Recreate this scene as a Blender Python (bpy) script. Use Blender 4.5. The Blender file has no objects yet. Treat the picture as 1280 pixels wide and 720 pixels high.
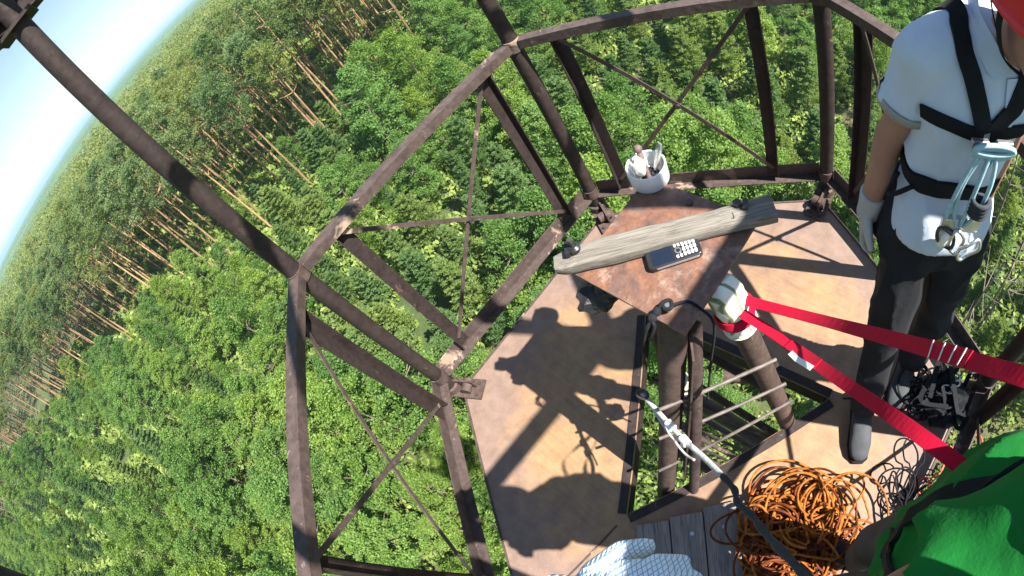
import bpy, bmesh, math, random
import numpy as np
from mathutils import Vector, Matrix, noise
from mathutils.bvhtree import BVHTree

random.seed(7); RNG = np.random.default_rng(7)
PI = math.pi
SC = bpy.context.scene
COL = SC.collection

# ------------------------------------------------------------------ camera
CAM = Vector((0.4234, 0.5448, 2.0))
RW = Matrix(((-0.6262525, -0.76456659, 0.15246552),
             (0.6508652, -0.40507721, 0.64209574),
             (-0.42916464, 0.50134857, 0.75131041)))
LA, LB = 1.56508439e-03, 1.06e-10                 # fisheye: angle = LA*r + LB*r^3, r in photo pixels
cd = bpy.data.cameras.new('camera'); cam = bpy.data.objects.new('camera', cd); COL.objects.link(cam)
cam.matrix_world = Matrix.Translation(CAM) @ RW.to_4x4()
cd.type = 'PANO'; cd.panorama_type = 'FISHEYE_LENS_POLYNOMIAL'
cd.sensor_fit = 'HORIZONTAL'; cd.sensor_width = 36.0
q = 1280 / 36.0
cd.fisheye_fov = math.radians(200)
cd.fisheye_polynomial_k0 = 0.0
cd.fisheye_polynomial_k1 = -LA * q
cd.fisheye_polynomial_k2 = 0.0
cd.fisheye_polynomial_k3 = -LB * q ** 3
cd.fisheye_polynomial_k4 = 0.0
cd.clip_start = 0.02; cd.clip_end = 40000
SC.camera = cam

def ray(px, py):
    u, v = px - 640., 360. - py
    r = math.hypot(u, v); th = LA * r + LB * r ** 3
    s = math.sin(th) / max(r, 1e-9)
    return RW @ Vector((u * s, v * s, -math.cos(th)))
def at(px, py, z):                                 # a photo point on the level z
    d = ray(px, py); return CAM + d * ((z - CAM.z) / d.z)
def far(px, py, dist):                             # a photo point so many metres away
    return CAM + ray(px, py) * dist
def project(X):
    d = RW.transposed() @ (Vector(X) - CAM)
    th = math.atan2(math.hypot(d.x, d.y), -d.z); r = th / LA
    n = max(math.hypot(d.x, d.y), 1e-9)
    return 640 + d.x / n * r, 360 - d.y / n * r

# ------------------------------------------------------------------ materials
def new_mat(name):
    m = bpy.data.materials.new(name); m.use_nodes = True
    nt = m.node_tree; b = nt.nodes['Principled BSDF']
    return m, nt, b
def ramp(nt, stops, interp='LINEAR'):
    r = nt.nodes.new('ShaderNodeValToRGB'); e = r.color_ramp.elements; r.color_ramp.interpolation = interp
    while len(e) < len(stops): e.new(0.5)
    for k, (p, c) in enumerate(stops):
        e[k].position = p; e[k].color = (*c, 1) if len(c) == 3 else c
    return r
def noise_node(nt, scale, detail=6, rough=.6, stretch=(1, 1, 1), coord='Object', dist=0.0):
    tc = nt.nodes.new('ShaderNodeTexCoord'); mp = nt.nodes.new('ShaderNodeMapping')
    mp.inputs['Scale'].default_value = stretch
    n = nt.nodes.new('ShaderNodeTexNoise'); n.inputs['Scale'].default_value = scale
    n.inputs['Detail'].default_value = detail; n.inputs['Roughness'].default_value = rough
    n.inputs['Distortion'].default_value = dist
    nt.links.new(tc.outputs[coord], mp.inputs[0]); nt.links.new(mp.outputs[0], n.inputs['Vector'])
    return n, mp
def mix(nt, fac, a, b, mode='MIX'):
    m = nt.nodes.new('ShaderNodeMix'); m.data_type = 'RGBA'; m.blend_type = mode
    for s, v in ((0, fac), (6, a), (7, b)):
        if hasattr(v, 'links') or isinstance(v, bpy.types.NodeSocket): nt.links.new(v, m.inputs[s])
        elif s == 0: m.inputs[0].default_value = v
        else: m.inputs[s].default_value = (*v, 1)
    return m.outputs[2]
def bump(nt, b, h, strength=.4, dist=.01):
    n = nt.nodes.new('ShaderNodeBump'); n.inputs['Strength'].default_value = strength; n.inputs['Distance'].default_value = dist
    nt.links.new(h, n.inputs['Height']); nt.links.new(n.outputs[0], b.inputs['Normal'])
def simple(name, stops, scale=8, rough=.7, metallic=0., bmp=.2, bd=.004, stretch=(1, 1, 1), detail=6, spec=.4):
    m, nt, b = new_mat(name)
    n, _ = noise_node(nt, scale, detail, .62, stretch)
    r = ramp(nt, stops); nt.links.new(n.outputs['Fac'], r.inputs[0]); nt.links.new(r.outputs[0], b.inputs['Base Color'])
    b.inputs['Roughness'].default_value = rough; b.inputs['Metallic'].default_value = metallic
    b.inputs['Specular IOR Level'].default_value = spec
    if bmp: bump(nt, b, n.outputs['Fac'], bmp, bd)
    return m

def rust_mat(name, base, midtone, patch, wear=.62, rough=.62):
    """old brown paint over rust, worn pale in places"""
    m, nt, b = new_mat(name)
    n1, _ = noise_node(nt, 7, 8, .65); n2, _ = noise_node(nt, 42, 5, .6); n3, _ = noise_node(nt, 3.1, 5, .7, dist=.6)
    r1 = ramp(nt, [(.3, base), (.52, midtone), (.75, base)])  # two brown tones mixed at random by noise
    nt.links.new(n1.outputs['Fac'], r1.inputs[0])
    r2 = ramp(nt, [(.35, (.7, .67, .67)), (.6, (1, 1, 1))]); nt.links.new(n2.outputs['Fac'], r2.inputs[0])
    c = mix(nt, 1.0, r1.outputs[0], r2.outputs[0], 'MULTIPLY')
    r3 = ramp(nt, [(wear, (0, 0, 0)), (wear + .05, (1, 1, 1))]); nt.links.new(n3.outputs['Fac'], r3.inputs[0])
    c = mix(nt, r3.outputs[0], c, patch)
    n4, _ = noise_node(nt, 24, 6, .75, (1, 1, .45), dist=.4); r4 = ramp(nt, [(.62, (0, 0, 0)), (.66, (.8, .8, .8))]); nt.links.new(n4.outputs['Fac'], r4.inputs[0])
    c = mix(nt, r4.outputs[0], c, tuple(.5 * (x + y) for x, y in zip(midtone, patch)))
    nt.links.new(c, b.inputs['Base Color'])
    b.inputs['Roughness'].default_value = rough; b.inputs['Specular IOR Level'].default_value = .22
    bump(nt, b, n2.outputs['Fac'], .5, .004)
    return m

M = {}
M['steel'] = rust_mat('brown_painted_steel', (.02, .0145, .014), (.034, .0245, .023), (.15, .095, .065), .68)
M['rail'] = rust_mat('worn_rail_steel', (.045, .033, .03), (.078, .058, .052), (.3, .22, .165), .6, .5)
M['dark'] = rust_mat('dark_steel', (.035, .026, .026), (.07, .05, .047), (.18, .12, .09), .68)
M['leg'] = rust_mat('leg_steel', (.045, .03, .026), (.085, .058, .05), (.2, .125, .085), .62)
M['rung'] = rust_mat('worn_rung_steel', (.06, .048, .043), (.14, .118, .106), (.3, .2, .14), .62, .45)
M['bolt'] = simple('bolt_steel', [(.3, (.03, .025, .025)), (.7, (.12, .1, .09))], 40, .5, .5)

def deck_mat():
    m, nt, b = new_mat('rusty_tread_plate')
    n1, _ = noise_node(nt, 2.2, 8, .62, dist=.5); n2, _ = noise_node(nt, 16, 8, .7); n3, _ = noise_node(nt, 5.5, 6, .7, dist=.8)
    r1 = ramp(nt, [(.28, (.15, .098, .082)), (.42, (.215, .136, .088)), (.58, (.28, .175, .086)), (.78, (.175, .122, .103))])
    nt.links.new(n1.outputs['Fac'], r1.inputs[0])
    r2 = ramp(nt, [(.3, (.72, .68, .66)), (.62, (1.05, 1.03, 1))]); nt.links.new(n2.outputs['Fac'], r2.inputs[0])
    c = mix(nt, 1.0, r1.outputs[0], r2.outputs[0], 'MULTIPLY')
    # brushed streaks running across the plate
    n4, _ = noise_node(nt, 9, 5, .6, (9, .6, 1)); r4 = ramp(nt, [(.35, (.86, .84, .84)), (.65, (1.06, 1.06, 1.06))]); nt.links.new(n4.outputs['Fac'], r4.inputs[0])
    c = mix(nt, .8, c, r4.outputs[0], 'MULTIPLY')
    # bare, pale spots of scraped metal and bird droppings
    r3 = ramp(nt, [(.70, (0, 0, 0)), (.74, (1, 1, 1))]); nt.links.new(n3.outputs['Fac'], r3.inputs[0])
    c = mix(nt, r3.outputs[0], c, (.5, .41, .33))
    n5, _ = noise_node(nt, 11, 4, .75, dist=1.2); r5 = ramp(nt, [(.745, (0, 0, 0)), (.765, (1, 1, 1))]); nt.links.new(n5.outputs['Fac'], r5.inputs[0])
    c = mix(nt, r5.outputs[0], c, (.82, .78, .74))
    # greyer, more scuffed plate towards the rim
    tc = nt.nodes.new('ShaderNodeTexCoord'); ln = nt.nodes.new('ShaderNodeVectorMath'); ln.operation = 'LENGTH'
    fl = nt.nodes.new('ShaderNodeVectorMath'); fl.operation = 'MULTIPLY'; fl.inputs[1].default_value = (1, 1, 0)
    nt.links.new(tc.outputs['Object'], fl.inputs[0]); nt.links.new(fl.outputs[0], ln.inputs[0])
    aa = nt.nodes.new('ShaderNodeMath'); aa.operation = 'MULTIPLY_ADD'; aa.inputs[1].default_value = .5; nt.links.new(n3.outputs['Fac'], aa.inputs[0]); nt.links.new(ln.outputs['Value'], aa.inputs[2])
    rr_ = ramp(nt, [(.98, (0, 0, 0)), (1.0, (.85, .85, .85))]); mpv = nt.nodes.new('ShaderNodeMath'); mpv.operation = 'MULTIPLY'; mpv.inputs[1].default_value = .86; nt.links.new(aa.outputs[0], mpv.inputs[0])
    rr_.color_ramp.elements[0].position = .84; rr_.color_ramp.elements[1].position = 1.0; nt.links.new(mpv.outputs[0], rr_.inputs[0])
    cg = mix(nt, 1.0, r2.outputs[0], (.175, .126, .11), 'MULTIPLY')
    c = mix(nt, rr_.outputs[0], c, cg)
    # raised tread pattern
    bk = nt.nodes.new('ShaderNodeTexBrick'); bk.inputs['Scale'].default_value = 26; bk.inputs['Mortar Size'].default_value = .035
    mp = nt.nodes.new('ShaderNodeMapping'); mp.inputs['Rotation'].default_value = (0, 0, .55)
    nt.links.new(tc.outputs['Object'], mp.inputs[0]); nt.links.new(mp.outputs[0], bk.inputs['Vector'])
    fac = nt.nodes.new('ShaderNodeMath'); fac.operation = 'MULTIPLY'; fac.inputs[1].default_value = .16
    nt.links.new(bk.outputs['Fac'], fac.inputs[0])
    c = mix(nt, fac.outputs[0], c, (.2, .12, .09))
    nt.links.new(c, b.inputs['Base Color'])
    b.inputs['Roughness'].default_value = .55; b.inputs['Specular IOR Level'].default_value = .45
    ad = nt.nodes.new('ShaderNodeMath'); ad.operation = 'ADD'; nt.links.new(bk.outputs['Fac'], ad.inputs[0]); nt.links.new(n2.outputs['Fac'], ad.inputs[1])
    bump(nt, b, ad.outputs[0], .3, .003)
    return m
M['deck'] = deck_mat()

def table_mat():
    m, nt, b = new_mat('rusted_table_plate')
    n1, _ = noise_node(nt, 7, 8, .68, dist=.9); n2, _ = noise_node(nt, 60, 6, .7); n3, _ = noise_node(nt, 11, 8, .74, dist=.35)
    r1 = ramp(nt, [(.26, (.085, .052, .046)), (.42, (.12, .07, .055)), (.54, (.18, .085, .05)), (.64, (.15, .1, .085)), (.78, (.26, .14, .07))])
    nt.links.new(n1.outputs['Fac'], r1.inputs[0])
    r2 = ramp(nt, [(.3, (.6, .56, .55)), (.65, (1.1, 1.1, 1.1))]); nt.links.new(n2.outputs['Fac'], r2.inputs[0])
    c = mix(nt, 1., r1.outputs[0], r2.outputs[0], 'MULTIPLY')
    r3 = ramp(nt, [(.55, (0, 0, 0)), (.64, (.7, .7, .7)), (.72, (1, 1, 1))]); nt.links.new(n3.outputs['Fac'], r3.inputs[0])
    c = mix(nt, r3.outputs[0], c, (.27, .2, .165))
    nt.links.new(c, b.inputs['Base Color']); b.inputs['Roughness'].default_value = .5
    bump(nt, b, n2.outputs['Fac'], .4, .002)
    return m
M['table'] = table_mat()

def wood_mat(name, stops, axis=(1.2, 26, 26), scale=3.0, gapfac=.0):
    m, nt, b = new_mat(name)
    n, _ = noise_node(nt, scale, 9, .68, axis, dist=.35); n2, _ = noise_node(nt, scale * 6, 4, .6, (axis[0] * .5, axis[1], axis[2]))
    r = ramp(nt, stops); nt.links.new(n.outputs['Fac'], r.inputs[0])
    r2 = ramp(nt, [(.36, (.16, .15, .14)), (.5, (1, 1, 1))]); nt.links.new(n2.outputs['Fac'], r2.inputs[0])
    c = mix(nt, .7, r.outputs[0], r2.outputs[0], 'MULTIPLY')
    nt.links.new(c, b.inputs['Base Color']); b.inputs['Roughness'].default_value = .85
    bump(nt, b, n.outputs['Fac'], .7, .006)
    return m
M['wood'] = wood_mat('weathered_grey_wood', [(.25, (.075, .066, .054)), (.5, (.17, .152, .128)), (.75, (.26, .24, .208))])
M['hatchwood'] = wood_mat('dark_weathered_plank', [(.25, (.13, .11, .1)), (.55, (.22, .19, .17)), (.8, (.3, .26, .23))], (1.5, 18, 18), 2.5)

def cloth(name, col, rough=.85, scale=55, var=.82, bd=.002, wr=6):
    m, nt, b = new_mat(name)
    n, _ = noise_node(nt, wr, 5, .6); n2, _ = noise_node(nt, scale * 6, 2, .5)
    r = ramp(nt, [(.3, tuple(c * var for c in col)), (.7, col)]); nt.links.new(n.outputs['Fac'], r.inputs[0])
    nt.links.new(r.outputs[0], b.inputs['Base Color']); b.inputs['Roughness'].default_value = rough
    b.inputs['Specular IOR Level'].default_value = .07
    b.inputs['Sheen Weight'].default_value = .02
    ad = nt.nodes.new('ShaderNodeMath'); ad.operation = 'MULTIPLY_ADD'; ad.inputs[1].default_value = .05
    nt.links.new(n2.outputs['Fac'], ad.inputs[0]); nt.links.new(n.outputs['Fac'], ad.inputs[2])
    bump(nt, b, ad.outputs[0], .5, bd)
    return m
M['polo'] = cloth('white_polo_cloth', (.5, .565, .67), .8, 60, .92, .012, 9)
M['cuff'] = cloth('grey_cuff_cloth', (.3, .31, .3))
M['trouser'] = cloth('black_trouser_cloth', (.022, .023, .027), .8, 60, .7, .012, 10)
M['glove'] = cloth('grey_knit_glove', (.42, .41, .4), .95, 90, .85, .003, 30)
M['boot'] = cloth('dark_grey_shoe', (.06, .065, .07), .6, 60, .7, .003, 20)
M['sole'] = cloth('black_sole', (.015, .015, .015), .7)
M['black'] = cloth('black_webbing', (.014, .015, .018), .7, 120, .7, .001, 40)
M['blackrope'] = cloth('black_cord_weave', (.018, .018, .022), .75, 200, .6, .001, 80)
M['green'] = cloth('green_shirt_cloth', (.01, .145, .026), .75, 60, .8, .012, 7)
M['red'] = cloth('red_webbing', (.43, .006, .03), .55, 160, .85, .0012, 60)
M['pale'] = cloth('pale_label_cloth', (.75, .75, .72), .8)
M['bluecord'] = cloth('pale_blue_cord_weave', (.34, .52, .58), .7, 200, .75, .001, 70)
M['greycord'] = cloth('light_grey_rope_weave', (.5, .5, .48), .7, 200, .6, .001, 70)
M['darkcord'] = cloth('dark_grey_sleeve', (.05, .055, .065), .7, 200, .6, .001, 50)
M['orange'] = cloth('orange_rope_weave', (.44, .145, .026), .7, 200, .25, .001, 38)  # dark blotches put the brown shading between strands into the colour
M['pink'] = cloth('coral_rope_weave', (.65, .13, .09), .7, 200, .7, .001, 90)
M['hair'] = cloth('dark_hair', (.02, .014, .01), .7)
M['rag'] = cloth('white_rag_cloth', (.74, .72, .62), .9, 60, .8, .006, 22)
M['tub'] = simple('bluish_white_plastic', [(.3, (.62, .64, .68)), (.7, (.74, .76, .8))], 12, .4, 0, .05)
M['silver'] = simple('bright_metal', [(.3, (.5, .5, .5)), (.7, (.7, .7, .68))], 20, .3, .9, .05)
M['plasticblack'] = simple('black_plastic', [(.3, (.012, .012, .014)), (.7, (.022, .022, .026))], 30, .35, 0, .05)
M['screen'] = simple('dark_blue_screen', [(.3, (.008, .012, .025)), (.7, (.012, .018, .035))], 5, .08, 0, 0)
M['key'] = simple('pale_keys', [(.3, (.5, .5, .48)), (.7, (.66, .66, .64))], 20, .4, 0, 0)
M['helmet'] = simple('red_helmet_shell', [(.3, (.55, .02, .03)), (.7, (.62, .03, .04))], 6, .3, 0, .03)
M['bag'] = simple('black_bag_film', [(.3, (.008, .008, .009)), (.7, (.02, .02, .02))], 14, .32, 0, .5, .01)
M['brownstick'] = simple('brown_stick', [(.3, (.06, .04, .035)), (.7, (.16, .11, .1))], 30, .7)
M['screwhead'] = simple('blue_grey_screw_head', [(.3, (.32, .38, .48)), (.7, (.45, .52, .62))], 30, .35, .6, .05)

def skin_mat():
    m, nt, b = new_mat('sun_tanned_skin')
    n, _ = noise_node(nt, 9, 6, .6); n2, _ = noise_node(nt, 260, 3, .5)
    r = ramp(nt, [(.3, (.27, .13, .09)), (.7, (.35, .18, .13))]); nt.links.new(n.outputs['Fac'], r.inputs[0])
    nt.links.new(r.outputs[0], b.inputs['Base Color']); b.inputs['Roughness'].default_value = .5
    b.inputs['Subsurface Weight'].default_value = .08; b.inputs['Subsurface Scale'].default_value = .01
    bump(nt, b, n2.outputs['Fac'], .15, .001)
    return m
M['skin'] = skin_mat()

def dotted_glove_mat():
    m, nt, b = new_mat('dotted_knit_glove')
    tc = nt.nodes.new('ShaderNodeTexCoord'); mp = nt.nodes.new('ShaderNodeMapping')
    mp.inputs['Rotation'].default_value = (.3, -.2, .5)
    nt.links.new(tc.outputs['Object'], mp.inputs[0])
    sp = nt.nodes.new('ShaderNodeSeparateXYZ'); nt.links.new(mp.outputs[0], sp.inputs[0])
    def wave(s):
        a = nt.nodes.new('ShaderNodeMath'); a.operation = 'MULTIPLY'; a.inputs[1].default_value = 2 * PI / .0042; nt.links.new(s, a.inputs[0])
        c = nt.nodes.new('ShaderNodeMath'); c.operation = 'SINE'; nt.links.new(a.outputs[0], c.inputs[0]); return c.outputs[0]
    mu = nt.nodes.new('ShaderNodeMath'); mu.operation = 'MAXIMUM'; nt.links.new(wave(sp.outputs['X']), mu.inputs[0]); nt.links.new(wave(sp.outputs['Y']), mu.inputs[1])
    r = ramp(nt, [(.25, (.78, .8, .82)), (.75, (.16, .34, .58))])
    sc = nt.nodes.new('ShaderNodeMath'); sc.operation = 'MULTIPLY_ADD'; sc.inputs[1].default_value = -.5; sc.inputs[2].default_value = .5
    nt.links.new(mu.outputs[0], sc.inputs[0]); nt.links.new(sc.outputs[0], r.inputs[0])
    r2 = ramp(nt, [(0, (.78, .8, .82)), (1, (.2, .38, .6))])
    pw = nt.nodes.new('ShaderNodeMath'); pw.operation = 'GREATER_THAN'; pw.inputs[1].default_value = .82; nt.links.new(mu.outputs[0], pw.inputs[0])
    nt.links.new(pw.outputs[0], r2.inputs[0])
    nt.links.new(r2.outputs[0], b.inputs['Base Color']); b.inputs['Roughness'].default_value = .9
    bump(nt, b, mu.outputs[0], .5, .0015)
    return m
M['dotglove'] = dotted_glove_mat()

def wrap_mat():
    m, nt, b = new_mat('striped_pale_rag')
    tc = nt.nodes.new('ShaderNodeTexCoord'); w = nt.nodes.new('ShaderNodeTexWave'); w.inputs['Scale'].default_value = 9; w.inputs['Distortion'].default_value = 5
    nt.links.new(tc.outputs['Object'], w.inputs['Vector'])
    r = ramp(nt, [(.86, (.76, .73, .62)), (.95, (.2, .22, .12))]); nt.links.new(w.outputs['Fac'], r.inputs[0])
    nt.links.new(r.outputs[0], b.inputs['Base Color']); b.inputs['Roughness'].default_value = .9
    n, _ = noise_node(nt, 25, 5); bump(nt, b, n.outputs['Fac'], .6, .008)
    return m
M['wrap'] = wrap_mat()

def leaf_mat(name, c1, c2, c3, trans=.35):
    m, nt, b = new_mat(name)
    g = nt.nodes.new('ShaderNodeNewGeometry'); oi = nt.nodes.new('ShaderNodeObjectInfo')
    r = ramp(nt, [(0, c1), (.55, c2), (1, c3)]); nt.links.new(g.outputs['Random Per Island'], r.inputs[0])
    r2 = ramp(nt, [(0, (.72, .82, .85)), (.5, (1, 1, 1)), (1, (1.35, 1.15, .9))]); nt.links.new(oi.outputs['Random'], r2.inputs[0])
    c = mix(nt, 1., r.outputs[0], r2.outputs[0], 'MULTIPLY')
    nt.links.new(c, b.inputs['Base Color']); b.inputs['Roughness'].default_value = .55; b.inputs['Specular IOR Level'].default_value = .3
    t = nt.nodes.new('ShaderNodeBsdfTranslucent'); 
    c2_ = mix(nt, 1., c, (1.25, 1.25, .6), 'MULTIPLY'); nt.links.new(c2_, t.inputs[0])
    ms = nt.nodes.new('ShaderNodeMixShader'); ms.inputs[0].default_value = trans
    nt.links.new(b.outputs[0], ms.inputs[1]); nt.links.new(t.outputs[0], ms.inputs[2])
    nt.links.new(ms.outputs[0], nt.nodes['Material Output'].inputs[0])
    return m
M['birch'] = leaf_mat('bright_broad_leaves', (.105, .195, .044), (.165, .285, .066), (.24, .36, .105), .6)
M['needle'] = leaf_mat('pine_needles', (.115, .195, .064), (.165, .26, .084), (.22, .315, .12), .6)
M['tallneedle'] = leaf_mat('tall_pine_needles', (.13, .19, .078), (.18, .245, .1), (.225, .29, .13), .6)
M['shrub'] = leaf_mat('low_shrub_leaves', (.1, .165, .035), (.165, .25, .06), (.24, .32, .09), .4)
def bark_mat():
    m, nt, b = new_mat('pine_bark')
    n, _ = noise_node(nt, 2.0, 6, .6, (3, 3, .6))
    r = ramp(nt, [(.3, (.2, .12, .06)), (.55, (.37, .24, .12)), (.75, (.5, .36, .21))]); nt.links.new(n.outputs['Fac'], r.inputs[0])
    oi = nt.nodes.new('ShaderNodeObjectInfo'); r2 = ramp(nt, [(0, (.5, .48, .46)), (1, (1.1, 1.08, 1.05))]); nt.links.new(oi.outputs['Random'], r2.inputs[0])
    nt.links.new(mix(nt, 1., r.outputs[0], r2.outputs[0], 'MULTIPLY'), b.inputs['Base Color']); b.inputs['Roughness'].default_value = .9
    bump(nt, b, n.outputs['Fac'], .6, .03)
    return m
M['bark'] = bark_mat()
M['youngbark'] = simple('grey_brown_bark', [(.3, (.1, .08, .06)), (.7, (.22, .18, .14))], 6, .9, 0, .3, .01, (3, 3, .5))

# ------------------------------------------------------------------ mesh helpers
def frame(d, up=Vector((0, 0, 1))):
    d = Vector(d).normalized()
    if abs(d.dot(up)) > .97: up = Vector((1, 0, 0))
    a = d.cross(up).normalized(); b = a.cross(d).normalized()
    return d, a, b
def smooth_path(pts, n=8, closed=False):
    """Catmull-Rom through the points"""
    P = [Vector(p) for p in pts]; out = []
    m = len(P)
    for i in range(m if closed else m - 1):
        p0 = P[(i - 1) % m] if closed or i > 0 else P[0]
        p1 = P[i % m]; p2 = P[(i + 1) % m]
        p3 = P[(i + 2) % m] if closed or i + 2 < m else P[-1]
        for k in range(n):
            t = k / n
            out.append(.5 * ((2 * p1) + (-p0 + p2) * t + (2 * p0 - 5 * p1 + 4 * p2 - p3) * t * t + (-p0 + 3 * p1 - 3 * p2 + p3) * t ** 3))
    if not closed: out.append(P[-1])
    return out
class MB:
    def __init__(s): s.v = []; s.f = []
    def add(s, vs, fs):
        o = len(s.v); s.v += [Vector(v) for v in vs]; s.f += [tuple(i + o for i in f) for f in fs]; return s
    def box(s, c, h, R=None):
        c = Vector(c); R = R or Matrix.Identity(3)
        vs = [c + R @ Vector((x * h[0], y * h[1], z * h[2])) for x in (-1, 1) for y in (-1, 1) for z in (-1, 1)]
        return s.add(vs, [(0, 1, 3, 2), (4, 6, 7, 5), (0, 4, 5, 1), (2, 3, 7, 6), (0, 2, 6, 4), (1, 5, 7, 3)])
    def bar(s, p0, p1, w, t, up=Vector((0, 0, 1))):
        p0, p1 = Vector(p0), Vector(p1); d, a, b = frame(p1 - p0, up)
        R = Matrix((d, a, b)).transposed()
        return s.box((p0 + p1) / 2, ((p1 - p0).length / 2, w / 2, t / 2), R)
    def angle(s, p0, p1, a, b, w1, w2, t):
        """an L section whose corner runs p0-p1; flanges along a and b"""
        p0, p1, a, b = Vector(p0), Vector(p1), Vector(a), Vector(b)
        pr = [(0, 0), (w1, 0), (w1, t), (t, t), (t, w2), (0, w2)]
        return s.prism([p0 + a * x + b * y for x, y in pr], p1 - p0)
    def prism(s, poly, ext):
        n = len(poly); ext = Vector(ext); vs = [Vector(p) for p in poly] + [Vector(p) + ext for p in poly]
        return s.add(vs, [tuple(range(n - 1, -1, -1)), tuple(range(n, 2 * n))] + [(i, (i + 1) % n, n + (i + 1) % n, n + i) for i in range(n)])
    def tube(s, pts, r, n=10, closed=False, caps=True, flat=1.0):
        P = [Vector(p) for p in pts]; m = len(P); rs = r if isinstance(r, (list, tuple)) else [r] * m
        t0 = (P[1] - P[0]).normalized(); _, a, b = frame(t0); vs = []
        for i in range(m):
            t = (P[(i + 1) % m] - P[i - 1] if (closed or 0 < i < m - 1) else (P[1] - P[0] if i == 0 else P[-1] - P[-2]))
            t = t.normalized() if t.length > 1e-9 else t0
            a = (a - t * a.dot(t)); a = a.normalized() if a.length > 1e-6 else frame(t)[1]
            b = t.cross(a)
            for k in range(n):
                an = 2 * PI * k / n; vs.append(P[i] + (a * math.cos(an) + b * math.sin(an) * flat) * rs[i])
        fs = []
        for i in range(m if closed else m - 1):
            j = (i + 1) % m
            for k in range(n): fs.append((i * n + k, i * n + (k + 1) % n, j * n + (k + 1) % n, j * n + k))
        if caps and not closed:
            fs.append(tuple(range(n - 1, -1, -1))); fs.append(tuple((m - 1) * n + k for k in range(n)))
        return s.add(vs, fs)
    def lathe(s, prof, c=(0, 0, 0), n=32, axis=(0, 0, 1)):
        d, a, b = frame(axis); c = Vector(c); vs = []
        for r, z in prof:
            for k in range(n):
                an = 2 * PI * k / n; vs.append(c + d * z + (a * math.cos(an) + b * math.sin(an)) * max(r, 1e-5))
        m = len(prof); fs = [(i * n + k, i * n + (k + 1) % n, (i + 1) * n + (k + 1) % n, (i + 1) * n + k) for i in range(m - 1) for k in range(n)]
        return s.add(vs, fs)
    def loft(s, rings, n=28, cap=True):
        """rings: (centre, half width along A, half depth along B, A, B, squareness)"""
        vs = []
        for c, ra, rb, A, B, e in rings:
            c, A, B = Vector(c), Vector(A), Vector(B)
            for k in range(n):
                an = 2 * PI * k / n; ca, sa = math.cos(an), math.sin(an)
                vs.append(c + A * ra * math.copysign(abs(ca) ** e, ca) + B * rb * math.copysign(abs(sa) ** e, sa))
        m = len(rings); fs = [(i * n + k, i * n + (k + 1) % n, (i + 1) * n + (k + 1) % n, (i + 1) * n + k) for i in range(m - 1) for k in range(n)]
        if cap: fs += [tuple(range(n - 1, -1, -1)), tuple((m - 1) * n + k for k in range(n))]
        return s.add(vs, fs)
    def ball(s, c, r, n=16, R=None):
        r = r if isinstance(r, (tuple, list)) else (r, r, r); c = Vector(c); R = R or Matrix.Identity(3)
        h = n // 2; vs = [c + R @ Vector((0, 0, r[2]))]
        for i in range(1, h):
            th = PI * i / h
            for k in range(n):
                an = 2 * PI * k / n; vs.append(c + R @ Vector((r[0] * math.sin(th) * math.cos(an), r[1] * math.sin(th) * math.sin(an), r[2] * math.cos(th))))
        vs.append(c + R @ Vector((0, 0, -r[2])))
        fs = [(0, 1 + k, 1 + (k + 1) % n) for k in range(n)]
        for i in range(h - 2):
            for k in range(n): fs.append((1 + i * n + k, 1 + (i + 1) * n + k, 1 + (i + 1) * n + (k + 1) % n, 1 + i * n + (k + 1) % n))
        l = len(vs) - 1; o = 1 + (h - 2) * n
        fs += [(l, o + (k + 1) % n, o + k) for k in range(n)]
        return s.add(vs, fs)
    def cap(s, p0, p1, r0, r1, n=14):
        """tapered limb with round ends"""
        p0, p1 = Vector(p0), Vector(p1)
        s.tube([p0, p1], [r0, r1], n); s.ball(p0, r0, n); s.ball(p1, r1, n); return s
    def ribbon(s, pts, nrm, w, t):
        P = [Vector(p) for p in pts]; m = len(P)
        ws = w if isinstance(w, (list, tuple)) else [w] * m
        vs = []
        for i in range(m):
            tg = (P[min(i + 1, m - 1)] - P[max(i - 1, 0)]).normalized()
            N = Vector(nrm[i]); N = (N - tg * N.dot(tg)).normalized(); sd = tg.cross(N)
            for x, y in ((-1, -1), (1, -1), (1, 1), (-1, 1)): vs.append(P[i] + sd * x * ws[i] / 2 + N * y * t / 2)
        fs = [(i * 4 + k, i * 4 + (k + 1) % 4, (i + 1) * 4 + (k + 1) % 4, (i + 1) * 4 + k) for i in range(m - 1) for k in range(4)]
        fs += [(3, 2, 1, 0), tuple((m - 1) * 4 + k for k in range(4))]
        return s.add(vs, fs)
    def mesh(s, name, base=Vector((0, 0, 0))):
        me = bpy.data.meshes.new(name); me.from_pydata([tuple(v - base) for v in s.v], [], s.f)
        bm = bmesh.new(); bm.from_mesh(me); bmesh.ops.recalc_face_normals(bm, faces=bm.faces); bm.to_mesh(me); bm.free()
        return me

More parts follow.
